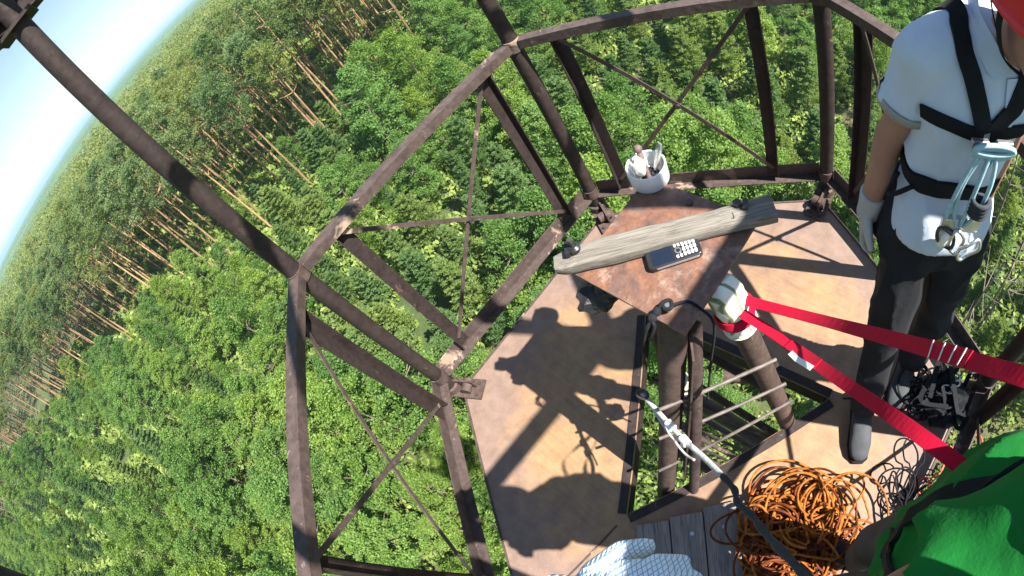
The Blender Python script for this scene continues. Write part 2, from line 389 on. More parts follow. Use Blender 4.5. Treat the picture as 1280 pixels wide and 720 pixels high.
def link(name, me, mat, parent=None, loc=None, smooth=False, bevel=0):
    o = bpy.data.objects.new(name, me); COL.objects.link(o)
    if mat is not None: me.materials.append(M[mat] if isinstance(mat, str) else mat)
    if parent: o.parent = parent
    if loc is not None: o.location = loc
    if smooth:
        me.polygons.foreach_set('use_smooth', [True] * len(me.polygons))
        if smooth != True: me.set_sharp_from_angle(angle=math.radians(smooth))
    if bevel:
        b = o.modifiers.new('edge', 'BEVEL'); b.width = bevel; b.segments = 2; b.limit_method = 'ANGLE'; b.angle_limit = math.radians(40)
    return o
def tag(o, label=None, cat=None, group=None, kind=None):
    if label: o['label'] = label
    if cat: o['category'] = cat
    if group: o['group'] = group
    if kind: o['kind'] = kind
    return o
class Thing:
    def __init__(s, name, loc, label, cat, group=None):
        s.base = Vector(loc); s.e = bpy.data.objects.new(name, None); s.e.empty_display_size = .1
        COL.objects.link(s.e); s.e.location = s.base; tag(s.e, label, cat, group)
    def part(s, name, mb, mat, parent=None, smooth=False, bevel=0, label=None):
        me = mb.mesh(name, s.base) if isinstance(mb, MB) else mb
        o = link(name, me, mat, parent or s.e, None, smooth, bevel)
        if label: o['label'] = label
        return o
def single(name, mb, mat, label, cat, loc, group=None, smooth=False, bevel=0):
    loc = Vector(loc); o = link(name, mb.mesh(name, loc), mat, None, loc, smooth, bevel)
    return tag(o, label, cat, group)
def remeshed(mb, voxel=.009, it=6, base=Vector((0, 0, 0)), extra=None):
    """melt overlapping solids into one continuous skin"""
    me = mb.mesh('solid', Vector(base)); o = bpy.data.objects.new('solid', me); COL.objects.link(o)
    r = o.modifiers.new('r', 'REMESH'); r.mode = 'VOXEL'; r.voxel_size = voxel
    if it:
        sm = o.modifiers.new('s', 'SMOOTH'); sm.factor = .5; sm.iterations = it
    dg = bpy.context.evaluated_depsgraph_get(); dg.update()
    out = bpy.data.meshes.new_from_object(o.evaluated_get(dg))
    bpy.data.objects.remove(o); bpy.data.meshes.remove(me)
    if extra:
        for v in out.vertices: v.co = extra(v.co)
    return out
def wrinkle(amp, scale, seed=0):
    def f(co):
        n = noise.noise_vector(Vector((co.x * scale + seed, co.y * scale, co.z * scale * .7)))
        return co + n * amp
    return f

# ------------------------------------------------------------------ tower: platform
RH, HR, ZB, ZT = 1.2, 1.111, 0.15, 1.11            # rail hexagon radius, heights of bottom and top rail
def hv(k, z, r=RH):
    a = math.radians(-60 * k); return Vector((r * math.cos(a), r * math.sin(a), z))
APO = RH * math.cos(PI / 6)
deck_r = 1.0 / math.cos(PI / 6)
A_, B_, C_ = Vector((.54, .03, 0)), Vector((-.275, .45, 0)), Vector((-.2, -.45, 0))
plat = Thing('watchtower', (0, 0, -.2), 'rusty hexagonal steel lookout platform with brown corner pipes high above the forest', 'watchtower')
def deck_mesh():
    bm = bmesh.new()
    outer = [hv(k, 0, deck_r) for k in range(6)]; inner = [A_, B_, C_]
    def ringpts(poly, per):
        out = []
        for i in range(len(poly)):
            a, b = poly[i], poly[(i + 1) % len(poly)]
            out += [a.lerp(b, t / per) for t in range(per)]
        return out
    eo = [bm.verts.new(p) for p in ringpts(outer, 6)]; ei = [bm.verts.new(p) for p in ringpts(inner, 6)]
    ed = [bm.edges.new((l[i], l[(i + 1) % len(l)])) for l in (eo, ei) for i in range(len(l))]
    bmesh.ops.triangle_fill(bm, edges=ed, use_beauty=True)
    # keep only the faces outside the hole
    def inside(p):
        s = [(inner[(i + 1) % 3] - inner[i]).cross(p - inner[i]).z for i in range(3)]
        return all(x > 0 for x in s) or all(x < 0 for x in s)
    bmesh.ops.delete(bm, geom=[f for f in bm.faces if inside(f.calc_center_median())], context='FACES')
    r = bmesh.ops.extrude_face_region(bm, geom=bm.faces[:])
    bmesh.ops.translate(bm, verts=[g for g in r['geom'] if isinstance(g, bmesh.types.BMVert)], vec=(0, 0, -.006))
    bmesh.ops.recalc_face_normals(bm, faces=bm.faces)
    for v in bm.verts: v.co -= plat.base
    me = bpy.data.meshes.new('deck'); bm.to_mesh(me); bm.free(); return me
plat.part('deck', deck_mesh(), 'deck')
for k in range(6):                                  # raised seams and edge angles of the deck
    b = MB(); p0, p1 = hv(k, .0, deck_r - .005), hv(k + 1, 0, deck_r - .005)
    inn = -(p0 + p1).normalized()
    b.angle(p0 - Vector((0, 0, .007)), p1 - Vector((0, 0, .007)), inn, Vector((0, 0, -1)), .05, .06, .005)
    b.prism([p0 - inn * .004 + Vector((0, 0, .004)), p0 + inn * .006 + Vector((0, 0, .004)), p0 + inn * .006 - Vector((0, 0, .05)), p0 - inn * .004 - Vector((0, 0, .05))], p1 - p0)
    plat.part('deck_edge', b, 'rail')
holes = [A_, B_, C_]
for i in range(3):
    b = MB(); p0, p1 = holes[i], holes[(i + 1) % 3]; d = (p1 - p0).normalized()
    out = Vector((0, 0, 1)).cross(d); out = out if out.dot((p0 + p1) / 2 - Vector((.02, .01, 0))) > 0 else -out
    b.angle(p0 + out * .004 + Vector((0, 0, .0055)), p1 + out * .004 + Vector((0, 0, .0055)), out, Vector((0, 0, -1)), .035, .12, .005)
    plat.part('hole_frame', b, 'steel')
for h_, k in ((A_, 0), (B_, 4), (C_, 2)):            # weld beads between the deck plates
    b = MB(); e_ = hv(k, 0, deck_r - .03); d_ = (e_ - h_).normalized(); b.tube([h_ + d_ * .06 + Vector((0, 0, .0005)), e_ + Vector((0, 0, .0005))], .004, 6); plat.part('weld_seam', b, 'rail')
for k in range(6):                                  # floor joists under the deck
    b = MB(); q0 = hv(k, -.07, 1.08); j = min(holes, key=lambda h: (h - q0).length)
    b.bar(q0, Vector((j.x, j.y, -.07)), .05, .12); plat.part('joist', b, 'dark')
for k in range(6):
    c = hv(k, 0); b = MB()
    b.tube([c + Vector((0, 0, -.75)), c + Vector((0, 0, 3.3))], .034, 20)
    post = plat.part('corner_post', b, 'steel', smooth=40)
    inn = -Vector((c.x, c.y, 0)).normalized(); tng = Vector((0, 0, 1)).cross(inn)
    f = MB()                                        # foot: socket, lug plate and bolts tying the pipe to the deck
    f.lathe([(.034, 0), (.047, 0), (.047, .055), (.036, .06)], c + Vector((0, 0, .0)), 20)
    f.box(c + inn * .09 + Vector((0, 0, .012)), (.085, .05, .006), Matrix((inn, tng, Vector((0, 0, 1)))).transposed())
    f.box(c + inn * .07 + tng * .012 + Vector((0, 0, .045)), (.07, .005, .035), Matrix((inn, tng, Vector((0, 0, 1)))).transposed())
    f.tube([c + inn * .1 - tng * .03 + Vector((0, 0, .045)), c + inn * .1 + tng * .035 + Vector((0, 0, .045))], .026, 14)
    plat.part('post_foot', f, 'leg', post, smooth=40)
    for sx, sy in ((.15, .03), (.15, -.03), (.05, .035)):
        g = MB(); g.lathe([(.009, 0), (.009, .008), (.0, .008)], c + inn * sx + tng * sy + Vector((0, 0, .018)), 6)
        plat.part('foot_bolt', g, 'bolt', post)
    for z in (ZB, ZT - .02):                        # collars carrying the rails
        h = MB(); h.lathe([(.034, -.03), (.039, -.03), (.039, .025), (.034, .025)], c + Vector((0, 0, z)), 20)
        plat.part('collar', h, 'rail', post, smooth=40)
ZR = 2.40; RR = 1.16 / math.cos(PI / 6)
for k in range(6):                                  # ring of roof beams
    p0, p1 = hv(k, ZR, RR), hv(k + 1, ZR, RR); inn = -(p0 + p1); inn.z = 0; inn.normalize(); b = MB()
    b.angle(p0, p1, inn, Vector((0, 0, 1)), .10, .09, .006)
    bm_ = plat.part('roof_beam', b, 'steel')
    g = MB(); g.box(hv(k, ZR - .012, RH + .02), (.07, .07, .006)); plat.part('gusset', g, 'steel', bm_)
for k in range(6):                                  # roof hips
    b = MB(); b.bar(hv(k, ZR + .08, RR - .03), Vector((0, 0, 3.25)), .05, .035); plat.part('roof_hip', b, 'steel')
s0 = (Vector((1, -math.sqrt(3) , 0)) * .5)
b = MB()                                            # a small piece of roof sheet on the ring above corner P1
c1 = hv(1, ZR + .10, RR + .02)
b.box(c1 + Vector((.02, -.06, .02)), (.16, .09, .012), Matrix.Rotation(math.radians(-62), 3, 'Z'))
plat.part('roof_plate', b, 'dark')
GZ = -24.0
for k in (0, 2, 4):                                 # splayed tower legs down to the ground
    b = MB(); b.tube([hv(k, -.35, RH - .02), hv(k, GZ - .3, 4.6)], [.07, .1], 12); plat.part('tower_leg', b, 'steel', smooth=40)
for z in (-4, -9, -15, -20):
    fr = (-z) / 24.0; r = RH + (4.6 - RH) * fr
    for k in (0, 2, 4):
        b = MB(); b.tube([hv(k, z, r), hv(k + 2, z, r)], .035, 8); plat.part('tower_brace', b, 'steel', smooth=40)
for k in range(6):
    b = MB(); b.bar(hv(k, -.3, RH - .02), hv(k + 1, -.3, RH - .02), .06, .08); plat.part('base_beam', b, 'dark')

# ------------------------------------------------------------------ tower: railing panels
RL = {0: 'railing panel at the lower left with crossed rods, beside the sunny deck edge',
      1: 'railing panel with crossed rods facing the pine forest, between the two left corner pipes',
      2: 'railing panel with crossed rods straight behind the white tub, facing bright green thicket',
      3: 'railing panel behind the person in the white polo shirt',
      4: 'railing panel at the lower right, mostly hidden behind the person in green',
      5: 'railing panel out of sight behind the person in green, at the platform end'}
UP = {0: (.16, .87), 1: (.15, .86), 2: (.13, .80), 3: (.15, .49), 4: (.13, .87), 5: (.13, .87)}
UPW = {0: (.05, .075), 1: (.06, .06), 2: (.055, .055), 3: (.065, .06), 4: (.06, .06), 5: (.06, .06)}
Zv = Vector((0, 0, 1))
for k in range(5):
    p0, p1 = hv(k, 0), hv(k + 1, 0); d = (p1 - p0).normalized(); mid = (p0 + p1) / 2; inn = -mid.normalized()
    t = Thing('railing_panel', mid + Zv * ZB, RL[k], 'railing', 'railing panels round the platform')
    def P(u, z, off=0.): return p0.lerp(p1, u) + Zv * z + inn * off
    b = MB(); b.angle(P(.03, ZT, .026), P(.97, ZT, .026), -inn, -Zv, .05, .04, .005); tr = t.part('top_rail', b, 'rail')
    b = MB(); b.angle(P(.03, ZB - .03, -.024), P(.97, ZB - .03, -.024), inn, Zv, .05, .075, .005); t.part('bottom_rail', b, 'rail')
    for i in (0, 1):
        u = UP[k][i]; w = UPW[k][i]; sg = 1 if i == 0 else -1
        b = MB(); b.angle(P(u, ZB + .0, -.018), P(u, ZT - .007, -.018), d * sg, inn, w, .035, .005); t.part('upright', b, 'steel')  # darker steel: shade of the backlit uprights put into the colour
    u0, u1 = UP[k]; 
    for (ua, za, ub, zb, off) in ((u0 + .03, ZT - .05, u1 - .02, ZB + .06, .006), (u1 - .03, ZT - .05, u0 + .02, ZB + .06, -.004)):
        b = MB(); b.bar(P(ua, za, off), P(ub, zb, off), .018, .005, inn); t.part('brace', b, 'rail')  # paler steel than the uprights: sunlight on the rods put into the colour
    b = MB(); b.lathe([(0, -.012), (.011, -.012), (.011, .016), (0, .016)], P((u0 + u1) / 2, (ZT + ZB) / 2 + .005, .003), 8, inn)
    t.part('brace_bolt', b, 'bolt')

# ------------------------------------------------------------------ instrument table on its tripod
TZ = 1.025
tab = Thing('instrument_table', (-.05, 0, 0), 'square rusty steel table plate on a pipe tripod with ladder rungs amid the deck', 'table')
TX0, TX1, TY0, TY1 = -.22, .115, -.17, .163
b = MB(); b.box(((TX0 + TX1) / 2, (TY0 + TY1) / 2, TZ - .004), ((TX1 - TX0) / 2, (TY1 - TY0) / 2, .004)); top = tab.part('tabletop', b, 'table', bevel=.0015)
LT = [Vector((.085, .105, 1.0)), Vector((-.03, .167, 1.0)), Vector((-.15, -.12, 1.0))]
LF = [Vector((.345, .075, 0)), Vector((-.11, .345, 0)), Vector((-.16, -.33, 0))]
def legp(i, z): return LT[i] + (LF[i] - LT[i]) * ((LT[i].z - z) / LT[i].z)
for i in range(3):
    b = MB(); b.tube([legp(i, 1.008), legp(i, -3)] + [legp(i, -8), legp(i, GZ)], .036, 18); lg = tab.part('leg', b, 'leg', smooth=40)
    for z in (.72, .5, .33):
        g = MB(); g.lathe([(0, 0), (.008, 0), (.008, .05), (0, .05)], legp(i, z), 6, Vector((-.6, .3, .2)) if i == 1 else Vector((.3, -.8, .2))); tab.part('weld_stud', g, 'bolt', lg)
b = MB(); b.angle(legp(0, .9) + Vector((-.03, .03, 0)), legp(0, .12) + Vector((-.05, .035, 0)), Vector((.75, .66, 0)), Vector((-.66, .75, 0)), .055, .03, .006); tab.part('leg_plate', b, 'leg')
for zl, zr in ((.68, .63), (.5, .44), (.25, .27)):
    b = MB(); p, q2 = legp(0, zl), legp(1, zr); d = (q2 - p).normalized(); n_ = Vector((.5, .85, .15)).normalized() * .036
    b.tube([p - d * .05 + n_, q2 + d * .045 + n_], .006, 10); tab.part('rung', b, 'rung', smooth=40)
for zl in (-.1, -.36, -.62, -.88, -1.15, -1.45, -1.8, -2.2, -2.6):
    b = MB(); p, q2 = legp(0, zl), legp(1, zl); d = (q2 - p).normalized(); n_ = Vector((.5, .85, .15)).normalized() * .036
    b.tube([p - d * .05 + n_, q2 + d * .045 + n_], .006, 8); tab.part('rung', b, 'leg', smooth=40)
for z_ in (-.45, -1.3, -2.3, -3.6):
    for i_, j_ in ((0, 1), (1, 2), (2, 0)):
        b = MB(); b.tube([legp(i_, z_), legp(j_, z_ - .05)], .02, 8); tab.part('brace', b, 'leg', smooth=40)
        b = MB(); b.tube([legp(i_, z_), legp(j_, z_ - .8)], .013, 8); tab.part('brace', b, 'leg', smooth=40)
b = MB(); b.tube([at(868, 408, .93), at(866, 640, -.25)], .02, 12); tab.part('strut', b, 'dark', smooth=40)
for p0_, p1_, r_ in (((862, 430, -.5), (985, 500, -.5), .028), ((930, 395, -.3), (975, 505, -.3), .018), ((850, 375, -.2), (940, 440, -.2), .022),
                     ((868, 498, -1.1), (975, 565, -1.1), .05), ((905, 470, -1.4), (990, 478, -1.4), .04), ((840, 560, -.9), (930, 610, -.9), .03)):
    b = MB(); b.tube([at(*p0_), at(*p1_)], r_, 12); tab.part('brace', b, 'leg', smooth=40)
for (px, py) in ((835, 383),):
    b = MB(); p = at(px, py, TZ + .012); p.z = TZ; b.lathe([(0, 0), (.009, 0), (.009, .016), (.006, .021), (0, .021)], p, 14); tab.part('table_bolt', b, 'silver', smooth=40)
b = MB(); p = at(880, 250, TZ); p.z = TZ; b.lathe([(0, 0), (.011, 0), (.009, .006), (0, .006)], at(862, 254, TZ), 8); tab.part('rivet', b, 'bolt')

# ------------------------------------------------------------------ things on the table
# weathered board
BT = TZ + .036
bl, br = at(691, 326, BT), at(967, 254, BT); d = (br - bl).normalized(); sd = Vector((-d.y, d.x, 0))
t = Thing('wooden_board', (bl + br) / 2 - Vector((0, 0, .036)), 'weathered grey plank lying across the rusty table with a bolt near its end', 'board')
b = MB(); L = (br - bl).length; N = 26
rings = []
for i in range(N + 1):
    u = i / N; c = bl.lerp(br, u); w = .0325 + .003 * math.sin(u * 7) + .0025 * noise.noise(Vector((u * 9, 3, 1))) - (.006 if u < .03 else 0) - .006 * max(0, .25 - u) / .25
    c = c + sd * .003 * noise.noise(Vector((u * 6, 9, 2))); zt = BT + .002 * noise.noise(Vector((u * 12, 1, 7))) - (.006 * max(0, .12 - u) / .12)
    rings.append(((c.x, c.y, (zt + TZ + .001) / 2), w, (zt - TZ - .001) / 2, sd, Vector((0, 0, 1)), .35))
b.loft(rings, 24); bo = t.part('plank', b, 'wood', smooth=50)
# object axes along the plank so that the grain runs lengthwise
rot = Matrix((d, sd, Vector((0, 0, 1)))).transposed()
for o in t.e.children: pass
def turn(thing, R):
    """give the thing its own axes without moving its meshes"""
    thing.e.rotation_euler = R.to_euler()
    for me in {c.data for c in thing.e.children_recursive if c.type == 'MESH'}: me.transform(R.inverted().to_4x4())
p = at(921, 254, BT + .004)
b = MB(); b.lathe([(0, 0), (.012, 0), (.012, .009), (0, .009)], (p.x, p.y, BT - .001), 6); b.box((p.x - .006, p.y + .02, BT + .004), (.014, .006, .006), Matrix.Rotation(.5, 3, 'Z')); t.part('bolt', b, 'bolt')
b = MB(); b.box(at(916, 274, BT - .012), (.004, .009, .013), rot); t.part('cleat', b, 'bolt')
turn(t, rot)
# stud with black knob at the left corner
p = at(717, 310, TZ + .045)
t = Thing('clamp_stud', (p.x, p.y, TZ), 'short black clamp stud standing at the left end of the plank', 'clamp')
b = MB(); b.lathe([(0, 0), (.006, 0), (.006, .06), (0, .06)], (p.x, p.y, TZ + .02), 10); t.part('stud', b, 'bolt', smooth=40)
b = MB(); b.lathe([(0, .0), (.016, .0), (.018, .012), (.011, .018), (0, .018)], (p.x, p.y, BT + .002), 12); b.box((p.x + .01, p.y - .012, BT + .01), (.02, .006, .006), Matrix.Rotation(.8, 3, 'Z')); t.part('knob', b, 'plasticblack', smooth=40)

# mobile phone
pc = at(842, 317, TZ + .012); pa = at(808, 327, TZ + .012); pb = at(877, 304, TZ + .012)
d = (pb - pa).normalized(); sd = Vector((-d.y, d.x, 0)); pc.z = TZ
rotp = Matrix((d, sd, Vector((0, 0, 1)))).transposed()
ph = Thing('mobile_phone', pc, 'black keypad mobile phone lying face up on the rusty table beside the plank', 'mobile phone')
def pp(x, y, z): return pc + rotp @ Vector((x, y, z))
def rbox(x0, x1, y0, y1, z0, z1, r, n=6):
    out = []
    for cx, cy, a0 in ((x1 - r, y1 - r, 0), (x0 + r, y1 - r, 90), (x0 + r, y0 + r, 180), (x1 - r, y0 + r, 270)):
        for i in range(n + 1):
            a = math.radians(a0 + 90 * i / n); out.append(pp(cx + r * math.cos(a), cy + r * math.sin(a), z0))
    return MB().prism(out, Vector((0, 0, z1 - z0)))
PL, PW = .066, .027
ph.part('body', rbox(-PL, PL, -PW, PW, .001, .017, .011), 'plasticblack', bevel=.003, smooth=30)
ph.part('side_trim', rbox(-PL + .014, PL - .006, -PW - .0018, PW + .0018, .0095, .0145, .009), 'silver')
ph.part('screen', rbox(-PL + .014, -.002, -PW + .006, PW - .006, .0165, .0176, .003), 'screen')
kp = ph.part('keypad', rbox(.004, PL - .004, -PW + .004, PW - .004, .0165, .0174, .004), 'plasticblack')
nav = MB(); nav.lathe([(.005, 0), (.0085, 0), (.0085, .002), (.005, .002)], pp(.012, 0, .0174), 20, Vector((0, 0, 1))); ph.part('navigation_ring', nav, 'silver', kp)
for i in range(4):
    for j in range(3):
        x = .026 + i * .0088; y = (j - 1) * .0135
        kb = rbox(x - .0031, x + .0031, y - .0052, y + .0052, .0174, .0192, .0018, 3); ph.part('key', kb, 'key', kp)
for y in (-.0155, .0155):
    for x in (.0075, .0165):
        ph.part('key', rbox(x - .0028, x + .0028, y - .004, y + .004, .0174, .019, .0015, 3), 'key', kp)
turn(ph, rotp)

# white round tub with odds and ends
hb = at(811, 218, TZ + .02); hb.z = TZ + .001
tub = Thing('plastic_tub', hb, 'round bluish white plastic tub on the far corner of the rusty table', 'tub')
b = MB(); b.lathe([(0, 0), (.050, 0), (.053, .004), (.054, .056), (.052, .058), (.0495, .056), (.049, .006), (0, .005)], hb, 40); tub.part('wall', b, 'tub', smooth=40)
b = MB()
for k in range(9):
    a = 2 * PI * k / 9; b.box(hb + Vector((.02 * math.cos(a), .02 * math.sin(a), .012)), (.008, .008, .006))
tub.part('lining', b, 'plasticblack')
# crumpled white bag leaning out, pale bent spoon-like scraper, brown stick
def crumple(c, r, seed, n=22, sq=1.0):
    b = MB(); b.ball((0, 0, 0), 1.0, n)
    for i, v in enumerate(b.v):
        k = 1 + .35 * noise.noise(v * 1.7 + Vector((seed, 0, 0))) + .22 * noise.noise(v * 4 + Vector((0, seed, 0))) + .1 * noise.noise(v * 9)
        b.v[i] = Vector(c) + Vector((v.x * r[0] * k, v.y * r[1] * k, v.z * r[2] * k))
    return b
single('white_cloth', crumple(hb + Vector((.005, -.018, .045)), (.026, .02, .034), 3.1), 'rag', 'crumpled bright white cloth sticking up in the left of the round tub', 'cloth', hb + Vector((.005, -.018, .02)), smooth=35)
single('metal_scoop', (lambda b: b)(MB().loft([(hb + Vector((-.02 - .035 * u, .008 + .012 * u, .02 + .07 * u)), .006 + .014 * math.sin(u * 2.6), .004, Vector((.45, .85, 0.2)).normalized(), Vector((.8, -.4, .5)).normalized(), 1.) for u in (0, .2, .4, .6, .8, .93, 1)], 14)), 'silver',
       'pale metal scoop with a rounded end sticking out of the round tub', 'scoop', hb + Vector((-.02, .008, .02)), smooth=40)
b = MB(); b.tube([hb + Vector((.012, .01, .012)), hb + Vector((-.018, -.026, .085))], [.007, .008], 10); b.ball(hb + Vector((-.018, -.026, .087)), .0125, 10)
single('brown_handle', b, 'brownstick', 'short dark handle with a brown knob leaning in the round tub', 'handle', hb + Vector((.012, .01, .012)), smooth=40)

# black bag hanging below the left table edge
c = at(745, 372, .93)
bg = Thing('black_bag', c, 'crumpled black bag hanging under the left edge of the rusty table', 'bag')
bagm = crumple(c + Vector((-.015, 0, 0)), (.062, .05, .045), 8.4, 18); bg.part('pouch', bagm, 'bag')
b = MB(); b.tube(smooth_path([c + Vector((-.03, 0, .03)), c + Vector((-.06, .02, .07)), c + Vector((-.07, .04, .085))], 5), .004, 8); bg.part('tie', b, 'blackrope', smooth=True)

# black cord knotted round the bolt at the front corner
kb = at(835, 383, TZ + .012)
b = MB()
k1, k2 = at(821, 391, TZ + .012), at(812, 404, TZ + .01)
b.tube(smooth_path([kb + Vector((.004, -.01, .006)), kb + Vector((.012, .002, .007)), kb + Vector((.002, .012, .008)), kb + Vector((-.011, .0, .009)), kb + Vector((.004, -.011, .012)), k1, k2, at(806, 418, TZ - .02), at(803, 440, TZ - .12)], 6), .0045, 8)
b.tube(smooth_path([kb + Vector((.01, -.004, .006)), at(826, 380, TZ + .012), at(815, 398, TZ + .016), at(818, 409, TZ + .004), at(812, 424, TZ - .04)], 6), .0045, 8)
b.tube(smooth_path([kb + Vector((-.004, .008, .006)), at(860, 377, TZ + .006), at(876, 386, TZ + .006), at(890, 399, TZ + .004), at(893, 416, TZ - .06), at(889, 450, TZ - .25), at(884, 500, TZ - .5)], 6), .0036, 8)
for kk in (k1, k1.lerp(k2, .6)): b.ball(kk + Vector((0, 0, .004)), (.012, .011, .01), 10)
single('black_twine', b, 'blackrope', 'thin black twine knotted round the bolt at the front corner of the rusty table', 'twine', kb, smooth=True)

# pale rag wrapped round the right tripod leg
def around(i, z, r, a0, turns, n, dz):
    out = []; ax = (LF[i] - LT[i]).normalized(); _, a, bb = frame(ax)
    for k in range(n + 1):
        an = a0 + turns * 2 * PI * k / n; out.append(legp(i, z + dz * k / n) + (a * math.cos(an) + bb * math.sin(an)) * r)
    return out
b = MB(); ax = (LF[1] - LT[1]).normalized(); _, a1, b1 = frame(ax)
b.loft([(legp(1, z), r, r * .97, a1, b1, 1.) for z, r in ((1.019, .012), (1.014, .034), (1.0, .043), (.985, .044), (.965, .048), (.94, .048), (.915, .044), (.9, .043), (.885, .043), (.87, .047), (.85, .048), (.835, .043), (.825, .037))], 28)
for i, v in enumerate(b.v): b.v[i] = v + noise.noise_vector(v * 40) * .004 + noise.noise_vector(v * 110) * .002
t = Thing('rag_wrap', legp(1, .8), 'pale striped rag wrapped round the tripod leg under the red sling', 'rag')
t.part('padding', b, 'wrap', smooth=True)
b = MB(); b.tube(around(1, .83, .045, .4, 2.2, 40, .03), .004, 6); t.part('tie', b, 'rag', smooth=True)
# white plastic bundle tied to the strut
c = at(858, 482, .55)
t = Thing('white_bundle', c - Vector((0, 0, .06)), 'ragged whitish plastic bundle tied to the pipe behind the front tripod leg', 'bundle')
t.part('film', crumple(c, (.033, .03, .062), 5.5, 22), 'rag')
b = MB(); b.tube([c + Vector((.03 * math.cos(a), .028 * math.sin(a), .028 + .004 * math.sin(3 * a))) for a in [i * 2 * PI / 20 for i in range(21)]], .0035, 6); t.part('tie', b, 'blackrope', smooth=True)

# red webbing sling: choked round the leg, two tails running to the climber in green
sl = Thing('webbing_sling', legp(1, .9), 'bright red webbing sling choked round the tripod leg and stretched to the right', 'sling')
def strap(pix, n=10, w=.026, th=.0022, nr=None):
    pts = smooth_path([far(*p) for p in pix], n); nrm = []
    for i, p in enumerate(pts):
        v = (CAM - p).normalized(); tw = .28 * math.sin(i * .17 + w * 90); nrm.append((v + Vector((tw, tw * .5, .6)) + (nr or Vector((0, 0, 0)))).normalized())
    return MB().ribbon(pts, nrm, w, th), pts, nrm
D0 = (legp(1, .9) - CAM).length - .05
up_pix = [(915, 371, D0), (960, 383, D0 - .06), (1030, 401, 1.02), (1110, 422, .84), (1180, 441, .70), (1240, 459, .615), (1310, 482, .56), (1400, 530, .55)]
lo_pix = [(918, 386, D0), (955, 409, D0 - .05), (1000, 440, 1.05), (1060, 482, .9), (1120, 523, .78), (1170, 559, .73), (1220, 597, .72), (1275, 642, .74), (1330, 690, .78)]
mb_, pts_u, nr_u = strap(up_pix, w=.0235); u_ = sl.part('strap', mb_, 'red')
mb_, pts_l, nr_l = strap(lo_pix, w=.0235); l_ = sl.part('strap', mb_, 'red')
b = MB(); ring_ = around(1, .89, .047, 0, 1, 36, .0)
axn = -ax
ctr = legp(1, .89)
b.ribbon(ring_, [(p - ctr).normalized() for p in ring_], .026, .004)
ring2 = around(1, .905, .0505, .6, .8, 30, .008); b.ribbon(ring2, [(p - ctr).normalized() for p in ring2], .02, .004)
b.loft([(far(912, 377, D0 + .01), .018, .01, Zv, Vector((1, 0, 0)), 1.), (far(925, 380, D0), .012, .009, Zv, Vector((1, 0, 0)), 1.)], 10)
sl.part('choke_loop', b, 'red', smooth=40)
def seg(pts, nr, i, j, w, th, lift): 
    P_ = [p + n_.normalized() * lift for p, n_ in zip(pts[i:j], nr[i:j])]
    return MB().ribbon(P_, nr[i:j], w, th)
sl.part('joined_end', seg(pts_u, nr_u, 37, 46, .024, .003, .0026), 'red', u_)
for i_ in (38, 40, 42, 44):
    dd = (pts_u[i_ + 1] - pts_u[i_]).normalized(); N_ = (nr_u[i_] - dd * nr_u[i_].dot(dd)).normalized()
    S_ = dd.cross(N_); b = MB(); b.bar(pts_u[i_] + N_ * .0045 - S_ * .012, pts_u[i_] + N_ * .0045 + S_ * .012, .0025, .001, N_); sl.part('stitching', b, 'pale', u_)
sl.part('joined_end', seg(pts_l, nr_l, 17, 25, .024, .003, .0026), 'red', l_)
b = MB(); i_ = 21; dd = (pts_l[23] - pts_l[19]).normalized(); N_ = (nr_l[i_] - dd * nr_l[i_].dot(dd)).normalized(); S_ = dd.cross(N_)
S_ = S_ if S_.dot(far(1000, 460, 1.0) - far(1000, 440, 1.0)) > 0 else -S_
b.ribbon([pts_l[19] + S_ * .014 + N_ * .004, pts_l[21] + S_ * .017 + N_ * .004, pts_l[24] + S_ * .014 + N_ * .004], [N_] * 3, .012, .001); sl.part('label_tag', b, 'pale', l_)

# grey lanyard from the ladder to the climber in green
ly = Thing('rope_lanyard', far(805, 495, 1.5), 'light grey rope lanyard running from the ladder side down past the orange rope', 'lanyard')
pl1 = smooth_path([far(*p) for p in ((803, 493, 1.5), (820, 512, 1.45), (850, 545, 1.36), (880, 572, 1.28), (905, 597, 1.2))], 8)
b = MB(); b.tube(pl1, .0075, 10); ly.part('rope', b, 'greycord', smooth=True)
pl2 = smooth_path([far(*p) for p in ((903, 595, 1.2), (918, 612, 1.14), (922, 628, 1.1), (940, 645, 1.02), (958, 668, .93), (990, 702, .8), (1030, 745, .7))], 8)
b = MB(); b.tube(pl2, [.0075 + .0012 * math.sin(i * .9) for i in range(len(pl2))], 10); ly.part('sleeve', b, 'darkcord', smooth=True)
b = MB(); c = far(803, 493, 1.49); b.tube([c + Vector((.012 * math.cos(a), .02 * math.sin(a), .006 * math.sin(a))) for a in [i * PI / 8 for i in range(16)]], .005, 8, closed=True); ly.part('carabiner', b, 'bolt', smooth=True)
for q_ in ((838, 532, 1.385), (856, 551, 1.34)):
    b = MB(); b.tube([far(*q_) + (pl1[9] - pl1[8]).normalized() * s for s in (-.014, .014)], .012, 10); ly.part('splice', b, 'pale', smooth=40)
b = MB(); b.tube(smooth_path([far(*p) for p in ((812, 505, 1.47), (835, 540, 1.44), (855, 566, 1.4), (868, 575, 1.36))], 6), .0035, 8); ly.part('tail', b, 'greycord', smooth=True)

